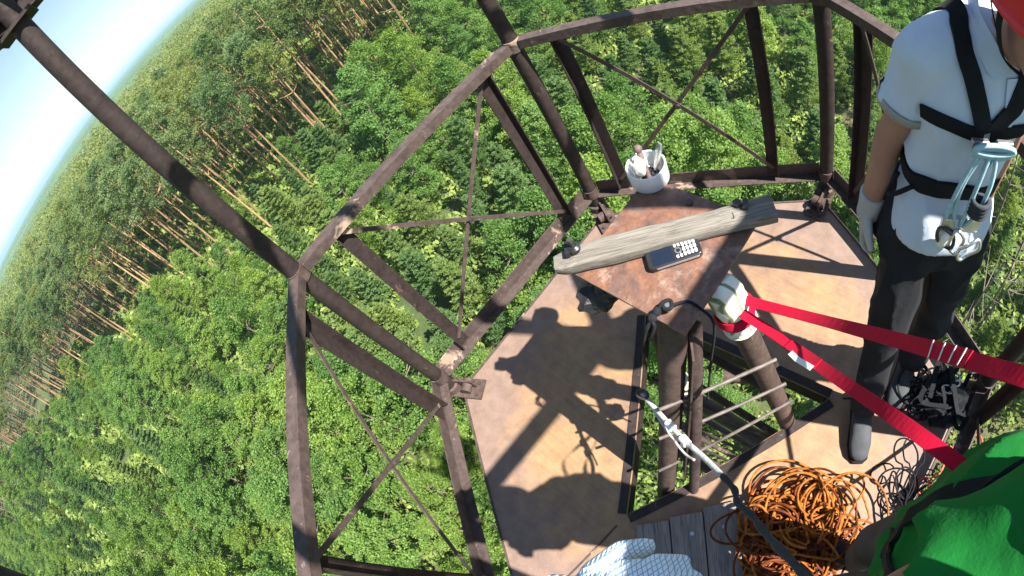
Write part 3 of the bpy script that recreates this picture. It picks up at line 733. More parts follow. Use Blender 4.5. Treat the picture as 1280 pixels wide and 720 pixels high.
# plank hatch
h0, h1, h2 = at(795, 656, .03), at(921, 634, .03), at(937, 716, .03)
d1 = (h1 - h0); d2 = (h2 - h1)
d1.z = d2.z = 0
ht = Thing('plank_hatch', (h0 + h1) / 2 + d2 * .6 - Vector((0, 0, .03)), 'hatch of three dark weathered planks with blue grey screw heads at the bottom edge', 'hatch')
w1 = d1.length; e1 = d1.normalized(); e2 = Vector((-e1.y, e1.x, 0)); e2 = e2 if e2.dot(d2) > 0 else -e2
hrot = Matrix((e2, e1, Vector((0, 0, 1)))); hrot = hrot.transposed()
w3 = w1 / 3
for i, (sc, off) in enumerate(((0, .012), (1, 0), (2, -.016))):
    b = MB(); c = h0 + e1 * (w3 * (i + .5)) + e2 * (.32 + off) - Vector((0, 0, .012 + .001 * i))
    b.box(c, (.33, w3 / 2 - .0025, .013), hrot); pk = ht.part('plank', b, 'hatchwood', bevel=.002)
    if i > 0:
        b = MB(); sp_ = at(865 if i == 1 else 905, 667 if i == 1 else 658, .032); b.lathe([(0, .0), (.0085, 0), (.0075, .0025), (0, .003)], (sp_.x, sp_.y, .0305 - .001 * i), 16); ht.part('screw', b, 'screwhead', pk, smooth=40)
for u in (.1, .5):
    b = MB(); c = (h0 + h1) / 2 + e2 * u; b.box((c.x, c.y, .0035), (.02, w1 / 2 - .01, .0025), hrot); ht.part('batten', b, 'hatchwood')
turn(ht, hrot)

# orange rope: a loose heap with big loops on top
def heap(c, R0, R1, n, zt, seed, jit=.05, step=12, tilt=.35):
    rr = random.Random(seed); pts = []; a = 0
    for i in range(n):
        r = rr.uniform(R0, R1); cx, cy = c[0] + rr.gauss(0, jit), c[1] + rr.gauss(0, jit); z = zt * (i / n) * rr.uniform(.5, 1); tx, ty = rr.uniform(-tilt, tilt), rr.uniform(-tilt, tilt); sq = rr.uniform(.55, 1.0); ph0 = rr.uniform(0, PI)
        for k in range(step):
            an = 2 * PI * k / step; x, y = math.cos(an) * r, math.sin(an) * r * sq
            x, y = x * math.cos(ph0) - y * math.sin(ph0), x * math.sin(ph0) + y * math.cos(ph0)
            pts.append(Vector((cx + x, cy + y, c[2] + max(.006, z + .012 + x * tx + y * ty))))
    return smooth_path(pts, 3)
oc = at(1000, 665, .03)
rp = Thing('orange_rope', (oc.x, oc.y, 0), 'big loose heap of orange and yellow climbing rope on the deck at the bottom', 'rope')
b = MB(); b.tube(heap((oc.x + .0, oc.y, 0), .05, .16, 40, .1, 5, .075), .0047, 6)
b.tube(heap((oc.x - .0, oc.y - .02, .03), .03, .09, 40, .1, 15, .085, 10, .9), .0047, 6)
oc2 = at(965, 715, .03); b.tube(heap((oc2.x, oc2.y, .0), .04, .11, 16, .08, 9, .03), .0047, 6)
rp.part('coil', b, 'orange', smooth=True)
M['brownrope'] = cloth('dark_red_brown_rope_weave', (.17, .045, .018), .75, 200, .35, .001, 40)  # darker strand: shading inside the orange heap put into the colour
b = MB(); b.tube(heap((oc.x + .03, oc.y - .02, .02), .04, .14, 30, .09, 45, .085, 11, .7), .0047, 6); rp.part('coil', b, 'brownrope', smooth=True)
for (px, py, r, tl) in ((1010, 625, .075, .4), (1060, 612, .07, .9), (1035, 640, .09, .2)):
    c = at(px, py, .03); b = MB(); b.tube([Vector((c.x + r * math.cos(a), c.y + r * .75 * math.sin(a), .012 + .05 * tl * (1 + math.sin(a + .7)))) for a in [i * PI / 14 for i in range(29)]], .0047, 8); rp.part('loop', b, 'orange', smooth=True)
# coral cord loops and black cords near the right edge
c = at(1165, 625, .0)
b = MB(); b.tube(heap((c.x, c.y, 0), .025, .075, 6, .05, 21, .05), .0042, 6)
b.tube(smooth_path([at(1120, 700, .02), at(1150, 660, .05), at(1165, 622, .03), at(1190, 560, .03), at(1225, 545, .06), at(1222, 585, .1), at(1200, 640, .05)], 8), .0045, 8)
single('coral_cord', b, 'pink', 'thin coral red cord looped on the deck beside the green shirt', 'cord', (c.x, c.y, 0), smooth=True)
c = at(1150, 500, 0)
b = MB(); b.tube(heap((c.x, c.y, 0), .03, .1, 14, .09, 33, .06, 10, .9), .0045, 6)
c_ = at(1130, 610, 0); b.tube(heap((c_.x, c_.y, 0), .02, .07, 9, .05, 35, .07, 9, .6), .0035, 6)
single('black_rope', b, 'blackrope', 'tangle of thin black cord on the deck between the shoe and the coral cord', 'rope', (c.x, c.y, 0), smooth=True)
c = at(1180, 495, .06)
hs = Thing('gear_bag', (c.x, c.y, 0), 'black tangle of harness straps and bag lying at the right corner pipe', 'gear bag')
hs.part('bag', crumple((c.x + .02, c.y + .03, .06), (.1, .09, .065), 2.2, 20), 'black', smooth=40)
for i in range(7):
    rr = random.Random(50 + i); p = Vector((c.x, c.y, .05)); pth = [p + Vector((rr.uniform(-.14, .14), rr.uniform(-.14, .14), rr.uniform(-.03, .12))) for _ in range(5)]
    P_ = smooth_path(pth, 6); b = MB(); b.ribbon(P_, [Vector((rr.uniform(-.3, .3), rr.uniform(-.3, .3), 1))] * len(P_), .02, .002); hs.part('strap', b, 'black')
for i in range(3):
    rr = random.Random(80 + i); p = Vector((c.x + rr.uniform(-.08, .08), c.y + rr.uniform(-.08, .08), .13)); b = MB(); b.tube([p + Vector((.016 * math.cos(a), .026 * math.sin(a), .01 * math.sin(a))) for a in [k * PI / 8 for k in range(16)]], .004, 8, closed=True); hs.part('carabiner', b, 'silver', smooth=True)

# ------------------------------------------------------------------ people
def bvh_of(me, base):
    me.calc_loop_triangles()
    return BVHTree.FromPolygons([v.co + base for v in me.vertices], [tuple(t.vertices) for t in me.loop_triangles])
def snapped(trees, pts, lift=.004, n=8):
    P_, N_ = [], []
    for p in smooth_path(pts, n):
        best = None
        for tr in trees:
            l, nn, _, dd = tr.find_nearest(p)
            if l is not None and (best is None or dd < best[2]): best = (l, nn, dd)
        P_.append(best[0] + best[1] * lift); N_.append(best[1])
    for _ in range(2):
        P_ = [P_[0]] + [(P_[i - 1] + P_[i] * 2 + P_[i + 1]) / 4 for i in range(1, len(P_) - 1)] + [P_[-1]]
        N_ = [N_[0]] + [((N_[i - 1] + N_[i] * 2 + N_[i + 1]) / 4).normalized() for i in range(1, len(N_) - 1)] + [N_[-1]]
    return P_, N_
def hand_solid(b, wrist, fdir, back, side, s=1.0, curl=.35, thumb_in=.3, spread=.1):
    """palm, four unequal bent fingers and a thumb. fdir: towards the fingers, back: back of the hand, side: thumb side"""
    f = Vector(fdir).normalized(); k = Vector(back); k = (k - f * k.dot(f)).normalized(); sd = f.cross(k); sd = sd if sd.dot(Vector(side)) > 0 else -sd
    w = Vector(wrist); palm = w + f * .05 * s
    R = Matrix((sd, k, f)).transposed()
    b.ball(palm, (.041 * s, .017 * s, .054 * s), 16, R); b.cap(w - f * .02 * s, w + f * .03 * s, .028 * s, .032 * s)
    for i, (L, o, r) in enumerate(((.072, .029, .0098), (.08, .010, .0102), (.074, -.010, .0098), (.058, -.028, .0088))):
        p = w + (f * .088 + sd * o) * s - f * abs(o - .01) * .25 * s; dr = (f + sd * o * spread * 30 / 10).normalized(); a = 0
        for seg_, fr in enumerate((.46, .31, .23)):
            a = curl * (.6 + .55 * seg_) + i * .06
            ang = sum(curl * (.6 + .4 * j) for j in range(seg_ + 1))
            dd = dr * math.cos(ang) - k * math.sin(ang); q_ = p + dd * L * fr * s
            b.cap(p, q_, r * s * (1 - .08 * seg_), r * s * (.93 - .08 * seg_), 10); p = q_
    p = w + (f * .03 + sd * .03) * s; d_ = (f * .75 + sd * .65 - k * thumb_in).normalized(); q_ = p + d_ * .04 * s
    b.cap(p, q_, .0145 * s, .012 * s, 10); d2_ = (f * .95 + sd * .2 - k * (thumb_in + .15)).normalized(); b.cap(q_, q_ + d2_ * .032 * s, .0118 * s, .0095 * s, 10)
    return b
def face_on(b, c, f, up, s=1.0):
    """head with jaw, nose, brow, lips and ears, looking along f"""
    f = Vector(f).normalized(); up = Vector(up); up = (up - f * up.dot(f)).normalized(); sd = up.cross(f)
    R = Matrix((sd, f, up)).transposed(); c = Vector(c)
    def at_(x, y, z): return c + (sd * x + f * y + up * z) * s
    b.ball(at_(0, -.008, .025), (.076 * s, .095 * s, .092 * s), 20, R)
    b.ball(at_(0, .02, -.05), (.058 * s, .066 * s, .07 * s), 18, R)
    b.ball(at_(0, .062, -.098), (.026 * s, .02 * s, .018 * s), 12, R)
    b.cap(at_(0, .088, .012), at_(0, .103, -.028), .009 * s, .013 * s)
    for x in (-.012, .012): b.ball(at_(x, .09, -.031), (.009 * s, .01 * s, .007 * s), 8, R)
    b.cap(at_(-.034, .078, .03), at_(.034, .078, .03), .012 * s, .012 * s)
    b.ball(at_(0, .08, -.062), (.022 * s, .011 * s, .006 * s), 10, R); b.ball(at_(0, .078, -.073), (.019 * s, .011 * s, .007 * s), 10, R)
    for x in (-.075, .075): b.ball(at_(x, -.012, -.008), (.01 * s, .019 * s, .03 * s), 10, R)
    return at_, R

# ---- the climber in the white polo shirt
wf = Vector((.89, .45, 0)).normalized(); wl = Vector((-wf.y, wf.x, 0))       # he faces the camera side; wl is his left
man = Thing('person', (-.45, .63, 0), 'person in a white polo shirt with black harness and grey gloves leaning at the railing', 'person')
SH_R, EL_R, WR_R = Vector((-.455, .470, 1.445)), Vector((-.468, .405, 1.185)), Vector((-.455, .385, .965))
SH_L, EL_L, WR_L = Vector((-.65, .72, 1.445)), Vector((-.71, .82, 1.2)), Vector((-.62, .92, 1.02))
HIP_R, KN_R, AN_R = Vector((-.465, .515, .93)), Vector((-.36, .55, .51)), Vector((-.29, .595, .09))
HIP_L, KN_L, AN_L = Vector((-.535, .64, .93)), Vector((-.53, .68, .5)), Vector((-.555, .69, .09))
NECK, HEAD = Vector((-.535, .617, 1.50)), Vector((-.445, .675, 1.615))
b = MB()
b.loft([((-.5, .575, .9), .13, .095, wl, wf, .8), ((-.52, .58, 1.1), .12, .085, wl, wf, .85), ((-.54, .588, 1.31), .14, .1, wl, wf, .85), ((-.54, .596, 1.44), .13, .08, wl, wf, .9), ((-.535, .614, 1.515), .058, .055, wl, wf, 1)], 24)
b.cap(NECK - Vector((0, 0, .03)), HEAD - Vector((.03, 0, .05)), .056, .054)
for S_, E_, W_ in ((SH_R, EL_R, WR_R), (SH_L, EL_L, WR_L)):
    b.cap(S_.lerp(Vector((-.54, .596, S_.z - .04)), .12), E_, .042, .037); b.cap(E_, W_, .039, .031); b.cap(W_, W_ + (W_ - E_).normalized() * .05, .032, .03)
for H_, K_, A__ in ((HIP_R, KN_R, AN_R), (HIP_L, KN_L, AN_L)):
    b.cap(H_, K_, .058, .038); b.cap(K_, A__, .038, .032)
hd = (wf * .9 + Vector((.1, .0, -.4))).normalized()
at_, HRm = face_on(b, HEAD, hd, Zv)
man.part('body', remeshed(b, .008, 5, man.base), 'skin', smooth=True)
for x in (-.03, .03):
    e = MB(); e.ball(at_(x, .083, .008), (.012, .007, .008), 10, HRm); man.part('eye', e, 'plasticblack', smooth=True)
# polo shirt: untucked, belted by the harness
def ringc(z):
    z -= .08; t = (z - .9) / .6; return Vector((-.505 - .034 * t, .556 + .03 * t, z + .08))
b = MB()
def ringz(z, ra, rb, e=.85, dx=0): return (ringc(z) + wf * dx, ra, rb, wl, wf, e)
b.loft([ringz(.97, .138, .118, .8, .02), ringz(1.01, .142, .12, .8, .02), ringz(1.06, .136, .111, .82, .012), ringz(1.115, .123, .094), ringz(1.155, .124, .096), ringz(1.23, .134, .103), ringz(1.33, .144, .11),
        ringz(1.40, .148, .105), ringz(1.45, .136, .092), ringz(1.48, .108, .079, .95), ringz(1.515, .076, .066, 1), ringz(1.535, .06, .06, 1)], 36)
for S_, E_ in ((SH_R, EL_R), (SH_L, EL_L)):
    d = (E_ - S_).normalized(); cc = ringc(1.44); b.cap(S_.lerp(cc, .14), S_ + d * .05, .06, .058); b.tube([S_ + d * .02, S_ + d * .09, S_ + d * .15], [.058, .057, .064], 24)
    b.cap(S_.lerp(cc, .4) + Vector((0, 0, .012)), S_, .064, .06)
def creases(amp, scale, ramp_, sc2, seed):
    base_ = wrinkle(amp, scale, seed)
    def f(co):
        p = base_(co); r = 1 - abs(noise.noise(Vector((co.x * sc2 + seed, co.y * sc2, co.z * sc2 * .55 + (co.x + co.y) * 4)))) * 2.2
        k = max(0, r) ** 3 * ramp_; c_ = Vector((co.x + .08, co.y - .05, 0)); return p + (c_.normalized() if c_.length > 1e-4 else c_) * k
    return f
shirt_me = remeshed(b, .0065, 5, man.base, creases(.008, 12, .011, 9, 3))
shirt = man.part('polo_shirt', shirt_me, 'polo', smooth=True)
for S_, E_ in ((SH_R, EL_R), (SH_L, EL_L)):
    d = (E_ - S_).normalized(); q0 = S_ + d * .151; b = MB(); _, a, bb = frame(d)
    b.loft([(q0 - d * .016, .066, .066, a, bb, 1), (q0 + d * .004, .068, .068, a, bb, 1), (q0 + d * .004, .056, .056, a, bb, 1), (q0 - d * .016, .056, .056, a, bb, 1)], 28, False); man.part('sleeve_band', b, 'cuff', shirt, smooth=True)
ST = bvh_of(shirt_me, man.base)
# collar: two flaps folded over round the neck
for sg in (-1, 1):
    pts = [NECK + (wl * sg * x + wf * y + Zv * z) for x, y, z in ((.0, -.072, .065), (.045, -.055, .06), (.072, -.005, .045), (.066, .05, .02), (.035, .088, -.022))]
    P_ = smooth_path(pts, 6); N_ = [((p - NECK) * Vector((1, 1, 0)) + Zv * .055).normalized() for p in P_]
    b = MB(); b.ribbon([p - Zv * .016 for p in P_], N_, [.045] * (len(P_) - 5) + [.045, .048, .05, .046, .03], .004); man.part('collar', b, 'polo', shirt, smooth=50)
b = MB(); P_, N_ = snapped([ST], [NECK + wf * .1 - Zv * (.03 + .06 * i) + wf * .03 for i in range(6)], .003); b.ribbon(P_, N_, .03, .003); man.part('placket', b, 'polo', shirt)
# trousers
b = MB()
b.loft([(ringc(1.07), .132, .095, wl, wf, .85), (ringc(.99), .147, .108, wl, wf, .8), (ringc(.91), .155, .112, wl, wf, .8), (ringc(.85), .147, .1, wl, wf, .8)], 28)
for H_, K_, A__ in ((HIP_R, KN_R, AN_R), (HIP_L, KN_L, AN_L)):
    b.cap(H_, K_, .088, .064); b.tube([K_, K_.lerp(A__, .5), A__ + Vector((0, 0, .0))], [.064, .06, .058], 20); b.ball(K_, .064)
man.part('trousers', remeshed(b, .008, 4, man.base, creases(.01, 12, .012, 10, 9)), 'trouser', smooth=True)
# shoes
for A__, toe in ((AN_R, Vector((.80, .42, 0))), (AN_L, Vector((.95, .12, 0)))):
    toe = toe.normalized(); s_ = Vector((-toe.y, toe.x, 0)); b = MB(); g0 = Vector((A__.x, A__.y, 0))
    b.loft([(g0 - toe * .075 + Zv * .045, .028, .03, s_, Zv, .9), (g0 - toe * .05 + Zv * .052, .038, .042, s_, Zv, .85), (g0 + Zv * .055, .04, .046, s_, Zv, .85), (g0 + toe * .07 + Zv * .048, .044, .036, s_, Zv, .8), (g0 + toe * .14 + Zv * .04, .046, .027, s_, Zv, .8), (g0 + toe * .185 + Zv * .034, .036, .02, s_, Zv, .9), (g0 + toe * .2 + Zv * .03, .018, .012, s_, Zv, 1)], 22)
    b.tube([g0 + Zv * .06 - toe * .01, A__ + Zv * .05 - toe * .005], [.046, .05], 18)
    sh = man.part('shoe', remeshed(b, .006, 3, man.base), 'boot', smooth=True)
    b = MB(); b.loft([(g0 - toe * .08 + Zv * .009, .03, .009, s_, Zv, .6), (g0 - toe * .05 + Zv * .009, .042, .009, s_, Zv, .6), (g0 + toe * .04 + Zv * .009, .043, .009, s_, Zv, .6), (g0 + toe * .13 + Zv * .009, .05, .009, s_, Zv, .6), (g0 + toe * .19 + Zv * .01, .04, .009, s_, Zv, .6), (g0 + toe * .208 + Zv * .012, .02, .008, s_, Zv, .8)], 20); man.part('sole', b, 'sole', sh, smooth=50)
# gloves
for W_, E_, back, side in ((WR_R, EL_R, (.25, -.9, 0), (1, .1, 0)), (WR_L, EL_L, (.2, .9, 0), (1, -.1, 0))):
    b = MB(); d = (W_ - E_).normalized(); b.tube([W_ - d * .03, W_ + d * .0, W_ + d * .03], [.039, .036, .034], 18)
    hand_solid(b, W_ + d * .01, d + Vector((.04, 0, 0)), back, side, 1.08, .4)
    man.part('glove', remeshed(b, .0042, 3, man.base), 'glove', smooth=True)
# helmet
b = MB(); prof = []
u_ = (Zv - hd * Zv.dot(hd)).normalized()
hc = HEAD + u_ * .05 - hd * .02 + Vector((.0, .012, -.0))
b.lathe([(.118, -.03), (.116, -.005), (.112, .03), (.098, .066), (.07, .092), (.035, .105), (0, .108)], hc, 36, u_); b.lathe([(.118, -.03), (.126, -.034), (.126, -.028), (.117, -.02)], hc, 36, u_)
hel = man.part('helmet', b, 'helmet', smooth=50)
for sg in (-1, 1):
    pts = [at_(sg * .092, .02, .02), at_(sg * .084, .025, -.04), at_(sg * .06, .045, -.095), at_(0, .06, -.125)]
    P_ = smooth_path(pts, 5); b = MB(); b.ribbon(P_, [(p - HEAD).normalized() for p in P_], .015, .003)
    P2 = smooth_path([at_(sg * .09, -.045, .02), at_(sg * .085, -.02, -.03), at_(sg * .078, .025, -.062)], 5); b.ribbon(P2, [(p - HEAD).normalized() for p in P2], .013, .003); man.part('chin_strap', b, 'black', hel)
# harness over the shirt
e = bpy.data.objects.new('harness', bpy.data.meshes.new('harness'))
def B(x, y, z):                                     # his left, his front, height
    z += .04; c = ringc(min(max(z, .98), 1.58)); c.z = z; return c + wl * x * .85 + wf * y * .9
b = MB(); P_, N_ = snapped([ST], [B(.168 * math.cos(a), .125 * math.sin(a), 1.1 + .015 * math.sin(a)) for a in [i * 2 * PI / 20 for i in range(21)]], .006, 4); b.ribbon(P_, N_, .045, .009)
har = man.part('harness', b, 'black', smooth=40)
def hstrap(nm, pts, w=.042, th=.006, mat='black', lift=.005):
    P_, N_ = snapped([ST], pts, lift); b = MB(); b.ribbon(P_, N_, w, th); return man.part(nm, b, mat, har, smooth=40)
K0 = B(0.0, .15, 1.285)
hstrap('shoulder_strap', [B(-.10, -.13, 1.38), B(-.098, -.06, 1.48), B(-.095, .03, 1.5), B(-.088, .1, 1.44), B(-.05, .14, 1.36), B(-.012, .15, 1.295)], .039)
hstrap('shoulder_strap', [B(.10, -.13, 1.38), B(.098, -.06, 1.48), B(.095, .03, 1.5), B(.088, .1, 1.44), B(.05, .14, 1.36), B(.012, .15, 1.295)], .039)
hstrap('chest_strap', [B(-.165, .06, 1.30), B(-.1, .13, 1.3), B(-.012, .15, 1.285)], .03)
hstrap('chest_strap', [B(.165, .06, 1.30), B(.1, .13, 1.3), B(.012, .15, 1.285)], .03)
b = MB()
for sg in (-1, 1): b.box(K0 + wl * sg * .03 + wf * .004 + Zv * .004, (.006, .02, .012), Matrix((wf, wl, Zv)).transposed())
man.part('buckle', b, 'silver', har, bevel=.002)
b = MB(); b.tube(smooth_path([B(-.145, .085, 1.1), B(-.185, .07, 1.06), B(-.19, .04, 1.04), B(-.172, .03, 1.09)], 6), .006, 8); man.part('gear_loop', b, 'blackrope', har, smooth=True)
# pale blue cord from the sternum knot to the waist
b = MB()
for k in range(3): b.tube([K0 + wf * (.014 + .004 * k) + wl * .048 * math.cos(a) + Zv * (.012 * math.sin(a) + (k - 1) * .008) for a in [i * PI / 9 for i in range(18)]], .0055, 8, closed=True)
WB = B(-.012, .155, 1.075)
for dx, w_ in ((-.028, .02), (-.008, .028), (.012, .03)):
    b.tube(smooth_path([K0 + wl * dx * .7 + wf * .018, K0.lerp(WB, .35) + wl * (dx * 1.5) + wf * w_, K0.lerp(WB, .75) + wl * (dx * 1.3) + wf * w_, WB + wl * dx * .5 + wf * .02], 6), .0052, 8)
b.tube(smooth_path([K0 + wl * -.03 + wf * .016, K0.lerp(WB, .5) + wl * -.05 + wf * .02, WB + wl * -.045 + wf * .012 - Zv * .02], 6), .0052, 8)
man.part('cord', b, 'bluecord', har, smooth=True)
b = MB()
for k in range(4): c_ = K0.lerp(WB, .62) + wf * .035 + Zv * .011 * (k - 1.5) + wl * .01; b.tube([c_ + wl * .02 * math.cos(a) + wf * .016 * math.sin(a) for a in [i * PI / 8 for i in range(16)]], .0062, 8, closed=True)
man.part('knot', b, 'darkcord', har, smooth=True)
def krab(c, s, r=.0048):
    b = MB(); R = Matrix.Rotation(s, 3, wf); b.tube([c + R @ (wl * .02 * math.cos(a) + Zv * .038 * math.sin(a)) + wf * .004 * math.sin(3 * a) for a in [i * PI / 9 for i in range(18)]], r, 8, closed=True); return b
man.part('carabiner', krab(WB + wf * .025 - Zv * .05 + wl * .0, .2), 'silver', har, smooth=True)
man.part('carabiner', krab(WB + wf * .03 - Zv * .07 + wl * .04, -.5), 'silver', har, smooth=True)
man.part('carabiner', krab(WB + wf * .022 - Zv * .04 - wl * .03, .6), 'bolt', har, smooth=True)
b = crumple(WB + wf * .02 - Zv * .045 - wl * .035, (.016, .016, .03), 4.4, 14); man.part('cord_end', b, 'wrap', har, smooth=True)
b = MB(); b.box(WB + wf * .012, (.008, .05, .022), Matrix((wf, wl, Zv)).transposed()); man.part('waist_buckle', b, 'silver', har, bevel=.003)

# ---- the photographer in the green shirt: body at the lower right, hand at the bottom edge
gf = Vector((.12, -.99, 0)).normalized(); gl = Vector((-gf.y, gf.x, 0))      # gl is the figure's left (+x)
pg = Thing('person', (.33, .82, 0), 'person in a bright green shirt at the lower right corner, wearing a dotted knit glove', 'person')
pelv = Vector((.23, .89, .95)); chest = Vector((.265, .835, 1.34)); nck = Vector((.32, .83, 1.55)); hed = Vector((.38, .83, 1.74))
gSR, gEL_R, gWR_R = far(1335, 650, .56), far(1130, 758, .58), far(1020, 860, .62)
gSL, gEL_L, gWR_L = Vector((.42, .84, 1.46)), far(590, 890, .6), far(700, 772, .5)
b = MB()
b.loft([(pelv - Zv * .08, .125, .1, gl, gf, .85), (pelv + Zv * .12, .115, .09, gl, gf, .85), (chest, .105, .095, gl, gf, .85), (chest + Zv * .12, .1, .08, gl, gf, .9), (nck - Zv * .03, .06, .055, gl, gf, 1)], 24)
b.cap(nck - Zv * .04, hed - Zv * .06, .056, .054)
for S_, E_, W_ in ((gSR, gEL_R, gWR_R), (gSL, gEL_L, gWR_L)): b.cap(S_, E_, .055, .043); b.cap(E_, W_, .044, .03)
gHR, gKR, gAR = Vector((.19, .88, .9)), Vector((.19, .84, .5)), Vector((.2, .89, .09)); gHL, gKL, gAL = Vector((.33, .88, .9)), Vector((.38, .82, .5)), Vector((.42, .88, .09))
for H_, K_, A__ in ((gHR, gKR, gAR), (gHL, gKL, gAL)): b.cap(H_, K_, .058, .038); b.cap(K_, A__, .038, .032)
at_g, Rg = face_on(b, hed, gf + Vector((0, 0, -.3)), Zv)
pg.part('body', remeshed(b, .009, 5, pg.base), 'skin', smooth=True)
for x in (-.03, .03):
    e = MB(); e.ball(at_g(x, .083, .008), (.012, .007, .008), 10, Rg); pg.part('eye', e, 'plasticblack', smooth=True)
b = MB(); b.lathe([(.1, -.02), (.1, .0), (.092, .04), (.066, .075), (.03, .09), (0, .092)], hed + Zv * .045 - gf * .01, 28); pg.part('hair', b, 'hair', smooth=True)
b = MB()
b.loft([(pelv - Zv * .06, .135, .12, gl, gf, .85), (pelv + Zv * .1, .125, .115, gl, gf, .85), (chest - Zv * .08, .13, .125, gl, gf, .85), (chest + Zv * .05, .14, .13, gl, gf, .85), (chest + Zv * .12, .14, .11, gl, gf, .9), (nck - Zv * .05, .12, .085, gl, gf, 1), (nck, .066, .066, gl, gf, 1)], 32)
for S_, E_ in ((gSR, gEL_R), (gSL, gEL_L)):
    d = (E_ - S_).normalized(); b.cap(S_ + (chest - S_) * .2 * Vector((1, 1, 0)).length * 0 + gl * 0, S_ + d * .06, .078, .08); b.tube([S_, S_ + d * .09, S_ + d * .15], [.078, .078, .086], 24); b.cap(S_.lerp(Vector((nck.x, nck.y, 1.48)), .4), S_, .07, .076)
gs_me = remeshed(b, .0065, 5, pg.base, creases(.01, 11, .013, 11, 5)); gsh = pg.part('shirt', gs_me, 'green', smooth=True)
GT = bvh_of(gs_me, pg.base)
b = MB(); b.loft([(pelv + Zv * .08, .125, .1, gl, gf, .85), (pelv - Zv * .08, .14, .11, gl, gf, .8), (pelv - Zv * .13, .135, .1, gl, gf, .8)], 24)
for H_, K_, A__ in ((gHR, gKR, gAR), (gHL, gKL, gAL)): b.cap(H_, K_, .092, .07); b.tube([K_, K_.lerp(A__, .5), A__], [.068, .062, .06], 18); b.ball(K_, .068)
M['greytrouser'] = cloth('grey_brown_trouser_cloth', (.09, .08, .07), .85, 60, .7, .012, 10)
pg.part('trousers', remeshed(b, .01, 4, pg.base, wrinkle(.01, 10, 2)), 'greytrouser', smooth=True)
for A__ in (gAR, gAL):
    toe = gf; s_ = Vector((-toe.y, toe.x, 0)); b = MB(); g0 = Vector((A__.x, A__.y, 0))
    b.loft([(g0 - toe * .075 + Zv * .03, .03, .029, s_, Zv, .8), (g0 - toe * .05 + Zv * .05, .038, .049, s_, Zv, .8), (g0 + Zv * .055, .04, .054, s_, Zv, .8), (g0 + toe * .07 + Zv * .04, .044, .039, s_, Zv, .75), (g0 + toe * .14 + Zv * .032, .046, .031, s_, Zv, .75), (g0 + toe * .19 + Zv * .025, .03, .02, s_, Zv, .9)], 20)
    b.tube([g0 + Zv * .06, A__ + Zv * .05], [.046, .05], 16); pg.part('shoe', b, 'boot', smooth=40)
def gstrap(nm, pts, w=.024, lift=.006, mat='black'):
    P_, N_ = snapped([GT], pts, lift); b = MB(); b.ribbon(P_, N_, w, .005); return pg.part(nm, b, mat, None, smooth=40)
def G(x, y, z): return Vector((chest.x, chest.y, z)) + gl * x + gf * y
gstrap('harness_strap', [G(-.045, -.1, 1.45), G(-.045, .0, 1.53), G(-.035, .09, 1.47), G(-.02, .14, 1.38), G(.0, .15, 1.28), G(.02, .16, 1.2)])
gstrap('harness_strap', [G(.1, -.1, 1.45), G(.1, .0, 1.53), G(.095, .09, 1.47), G(.08, .14, 1.38), G(.04, .15, 1.28), G(.0, .16, 1.2)])
gstrap('harness_strap', [Vector((pelv.x, pelv.y, 1.08)) + gl * .16 * math.cos(a) + gf * .13 * math.sin(a) for a in [i * 2 * PI / 16 for i in range(17)]], .05)
b = MB(); d = (gWR_L - gEL_L).normalized()
fd = (far(820, 748, .5) - gWR_L).normalized(); hand_solid(b, gWR_L + d * .005, fd, Vector((-.2, -.15, 1)), Vector((-.3, -1, 0)), 1.12, 1.15, .5)
b.tube([gWR_L - d * .05, gWR_L, gWR_L + d * .03], [.04, .038, .036], 18)
pg.part('glove', remeshed(b, .0042, 3, pg.base), 'dotglove', smooth=True)
b = MB(); b.tube([gWR_L - d * .10, gWR_L - d * .045], [.046, .044], 20); pg.part('glove_cuff', b, 'glove', smooth=40)
b = MB(); dR = (gWR_R - gEL_R).normalized(); hand_solid(b, gWR_R, dR, Vector((-.6, 0, .7)), Vector((.3, .2, .8)), 1.05, .8); pg.part('glove', remeshed(b, .005, 3, pg.base), 'dotglove', smooth=True)

# ------------------------------------------------------------------ ground, forest, far hills
def np_mesh(name, V, F):
    """V (n,3), F (m,k) -> mesh"""
    V = np.asarray(V, np.float32); F = np.asarray(F, np.int32); k = F.shape[1]
    me = bpy.data.meshes.new(name); me.vertices.add(len(V)); me.vertices.foreach_set('co', V.ravel())
    me.loops.add(F.size); me.loops.foreach_set('vertex_index', F.ravel()); me.polygons.add(len(F))
    me.polygons.foreach_set('loop_start', np.arange(0, F.size, k, dtype=np.int32)); me.polygons.foreach_set('loop_total', np.full(len(F), k, np.int32))
    me.update(calc_edges=True); return me
def cards(P, N, L, W, rng):
    """leaf cards: centres P, long axis N, length L, width W"""
    n = len(P); N = N / np.maximum(np.linalg.norm(N, axis=1, keepdims=True), 1e-6)
    r = rng.normal(size=(n, 3)) * .55 + np.array([-.2, .45, 1.0]); s = np.cross(N, r); s /= np.maximum(np.linalg.norm(s, axis=1, keepdims=True), 1e-6)
    L = np.broadcast_to(L, (n,))[:, None]; W = np.broadcast_to(W, (n,))[:, None]
    V = np.stack([P - N * L * .5, P + s * W * .5 + N * L * .05, P + N * L * .5, P - s * W * .5 + N * L * .05], 1).reshape(-1, 3)
    return V
def quads(V): return np.arange(len(V), dtype=np.int32).reshape(-1, 4)
def unit(v): return v / np.maximum(np.linalg.norm(v, axis=-1, keepdims=True), 1e-6)

